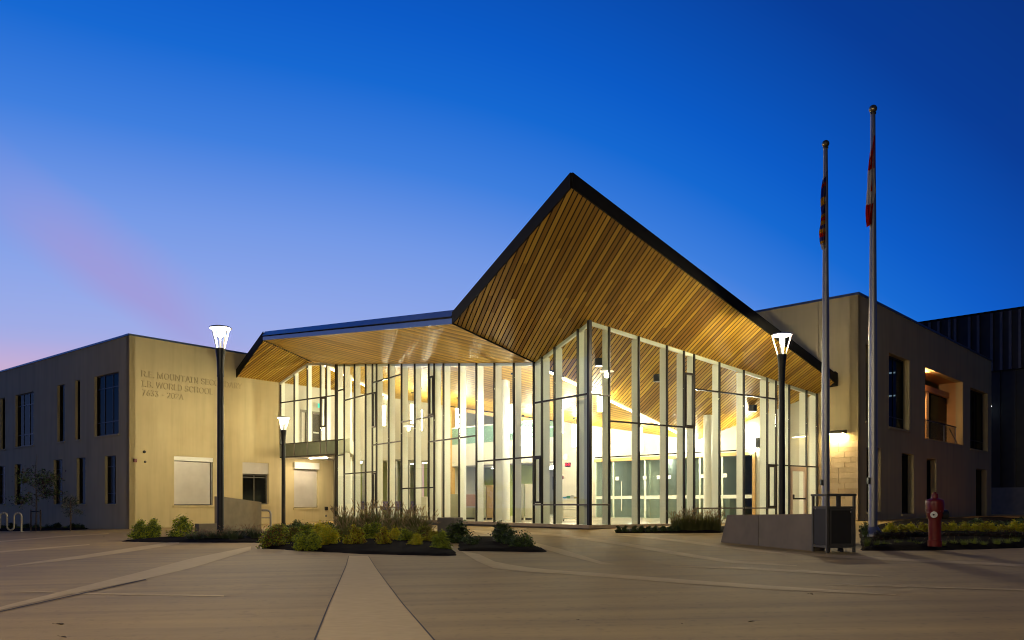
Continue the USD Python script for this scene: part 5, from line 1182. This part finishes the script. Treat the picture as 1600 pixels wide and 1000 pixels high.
# along the right glass front
for k, x in enumerate((966, 977, 992, 1003, 1014, 1024, 1036, 1048, 1058)): plant(S_dark[0], 'box_shrub', f'small clipped box shrub, {ordn[k]} from the left at the foot of the glass', x, 832.5, 13, 11, 'small box shrubs at the foot of the glass')
for k, x in enumerate((1056, 1066, 1077, 1087, 1097, 1108, 1119)): plant(G_tall[k % 2], 'tall_grass', f'feathery grass, {ordn[k]} clump from the left before the right glass front', x, 831.5, 40, 35 + (k % 3) * 3, 'ornamental grasses before the right glass front')
for k in range(12): plant(G_lime if k % 3 == 0 else S_dark[k % 2], 'low_plant', f'low green plant, {ordn[k]} from the left in the strip along the left wing', -6 + k * 12, 827, 16, 8 + k % 3, 'low plants along the left wing')


def young_tree(name, label, px, D, ytop, ybase, wpx, mats, nl, seed, size=.12, stakes=()):
    rg = np.random.RandomState(seed); b = at(px, D); s_ = D / F; H = (ybase - ytop) * s_; R0 = wpx * s_ / 2; t = thing(name, label, 'tree', b); tr = [tube([(0, 0, -.1), (.03, 0, H * .4), (-.02, .02, H * .75), (.03, 0, H * .97)], [.035, .03, .02, .006], 7)]
    tips = []
    for k in range(16):
        h = H * rg.uniform(.30, .9); a = rg.uniform(0, 6.28); l = R0 * rg.uniform(.5, 1.1) * (1.1 - abs(h / H - .6)); e_ = np.array([math.cos(a) * l, math.sin(a) * l, h + l * rg.uniform(.1, .6)]); m_ = np.array([math.cos(a) * l * .5, math.sin(a) * l * .5, h + l * .3]); tr.append(tube([(0, 0, h), m_, e_], [.012, .009, .004], 5)); tips += [e_, m_, (e_ + m_) / 2]
    obj('trunk', tr, bark, t); tips = np.array(tips)
    for m in mats:
        n_ = nl // len(mats); p_ = tips[rg.randint(0, len(tips), n_)] + rg.normal(size=(n_, 3)) * [.16, .16, .14] * (H / 4); n0 = rg.normal(size=(n_, 3)) + [0, 0, .6]; n0 /= np.linalg.norm(n0, axis=1, keepdims=True); obj('crown', leaves(p_, n0, size, rg, .45), m, t)
    for sx in stakes: obj('stake', tube([(sx, 0, -.1), (sx, 0, 1.22)], .035, 7), bark, t)
    if stakes: obj('tie', tube([(stakes[0], -.04, 1.1), (0, -.05, 1.12), (stakes[1], -.04, 1.1)], .03, 6), black_steel, t)


young_tree('young_tree', 'young staked tree with sparse dark leaves before the left wing', 56, 44.6, 702, 826, 78, [lf_dark, lf_plum, lf_green], 1300, 31, .15, (-.28, .26))
young_tree('young_tree', 'small pale-leaved sapling right of the staked tree', 110, 44.2, 768, 826, 30, [lf_pale, lf_dark], 800, 33, .10)
# pale chips and leaves lying on soil and paving
ch = []
for k in range(60):
    x, y = rng.uniform(430, 850), rng.uniform(846, 864); g = gpt(x, y); m = rbx(rng.uniform(.02, .06), rng.uniform(.015, .04), .012, .003); m.apply_transform(trimesh.transformations.rotation_matrix(rng.uniform(0, 3), [0, 0, 1])); m.apply_translation(g + [0, 0, .16]); ch.append(m)
for k, (x, y, l) in enumerate(((93, 976, .12), (100, 995.5, .08), (1184, 972, .06), (1267, 929, .05), (1069, 976, .03), (905, 970, .03), (165, 838, .1))):
    g = gpt(x, y); lt = thing('fallen_leaf', f'dark fallen leaf on the paving, {ordn[k]} of the scattered ones', 'leaf', g + [0, 0, .006], rng.uniform(-.3, .3)); v_, f_ = leaves(np.array([[-l / 2, 0, .004]]), np.array([[.1, .1, .98]]), l * 1.3, np.random.RandomState(k), .4); obj('blade', (v_, f_), bark, lt); obj('stalk', tube([(-l * .5, 0, .004), (-l * .85, .01, .006)], .002, 4), bark, lt)
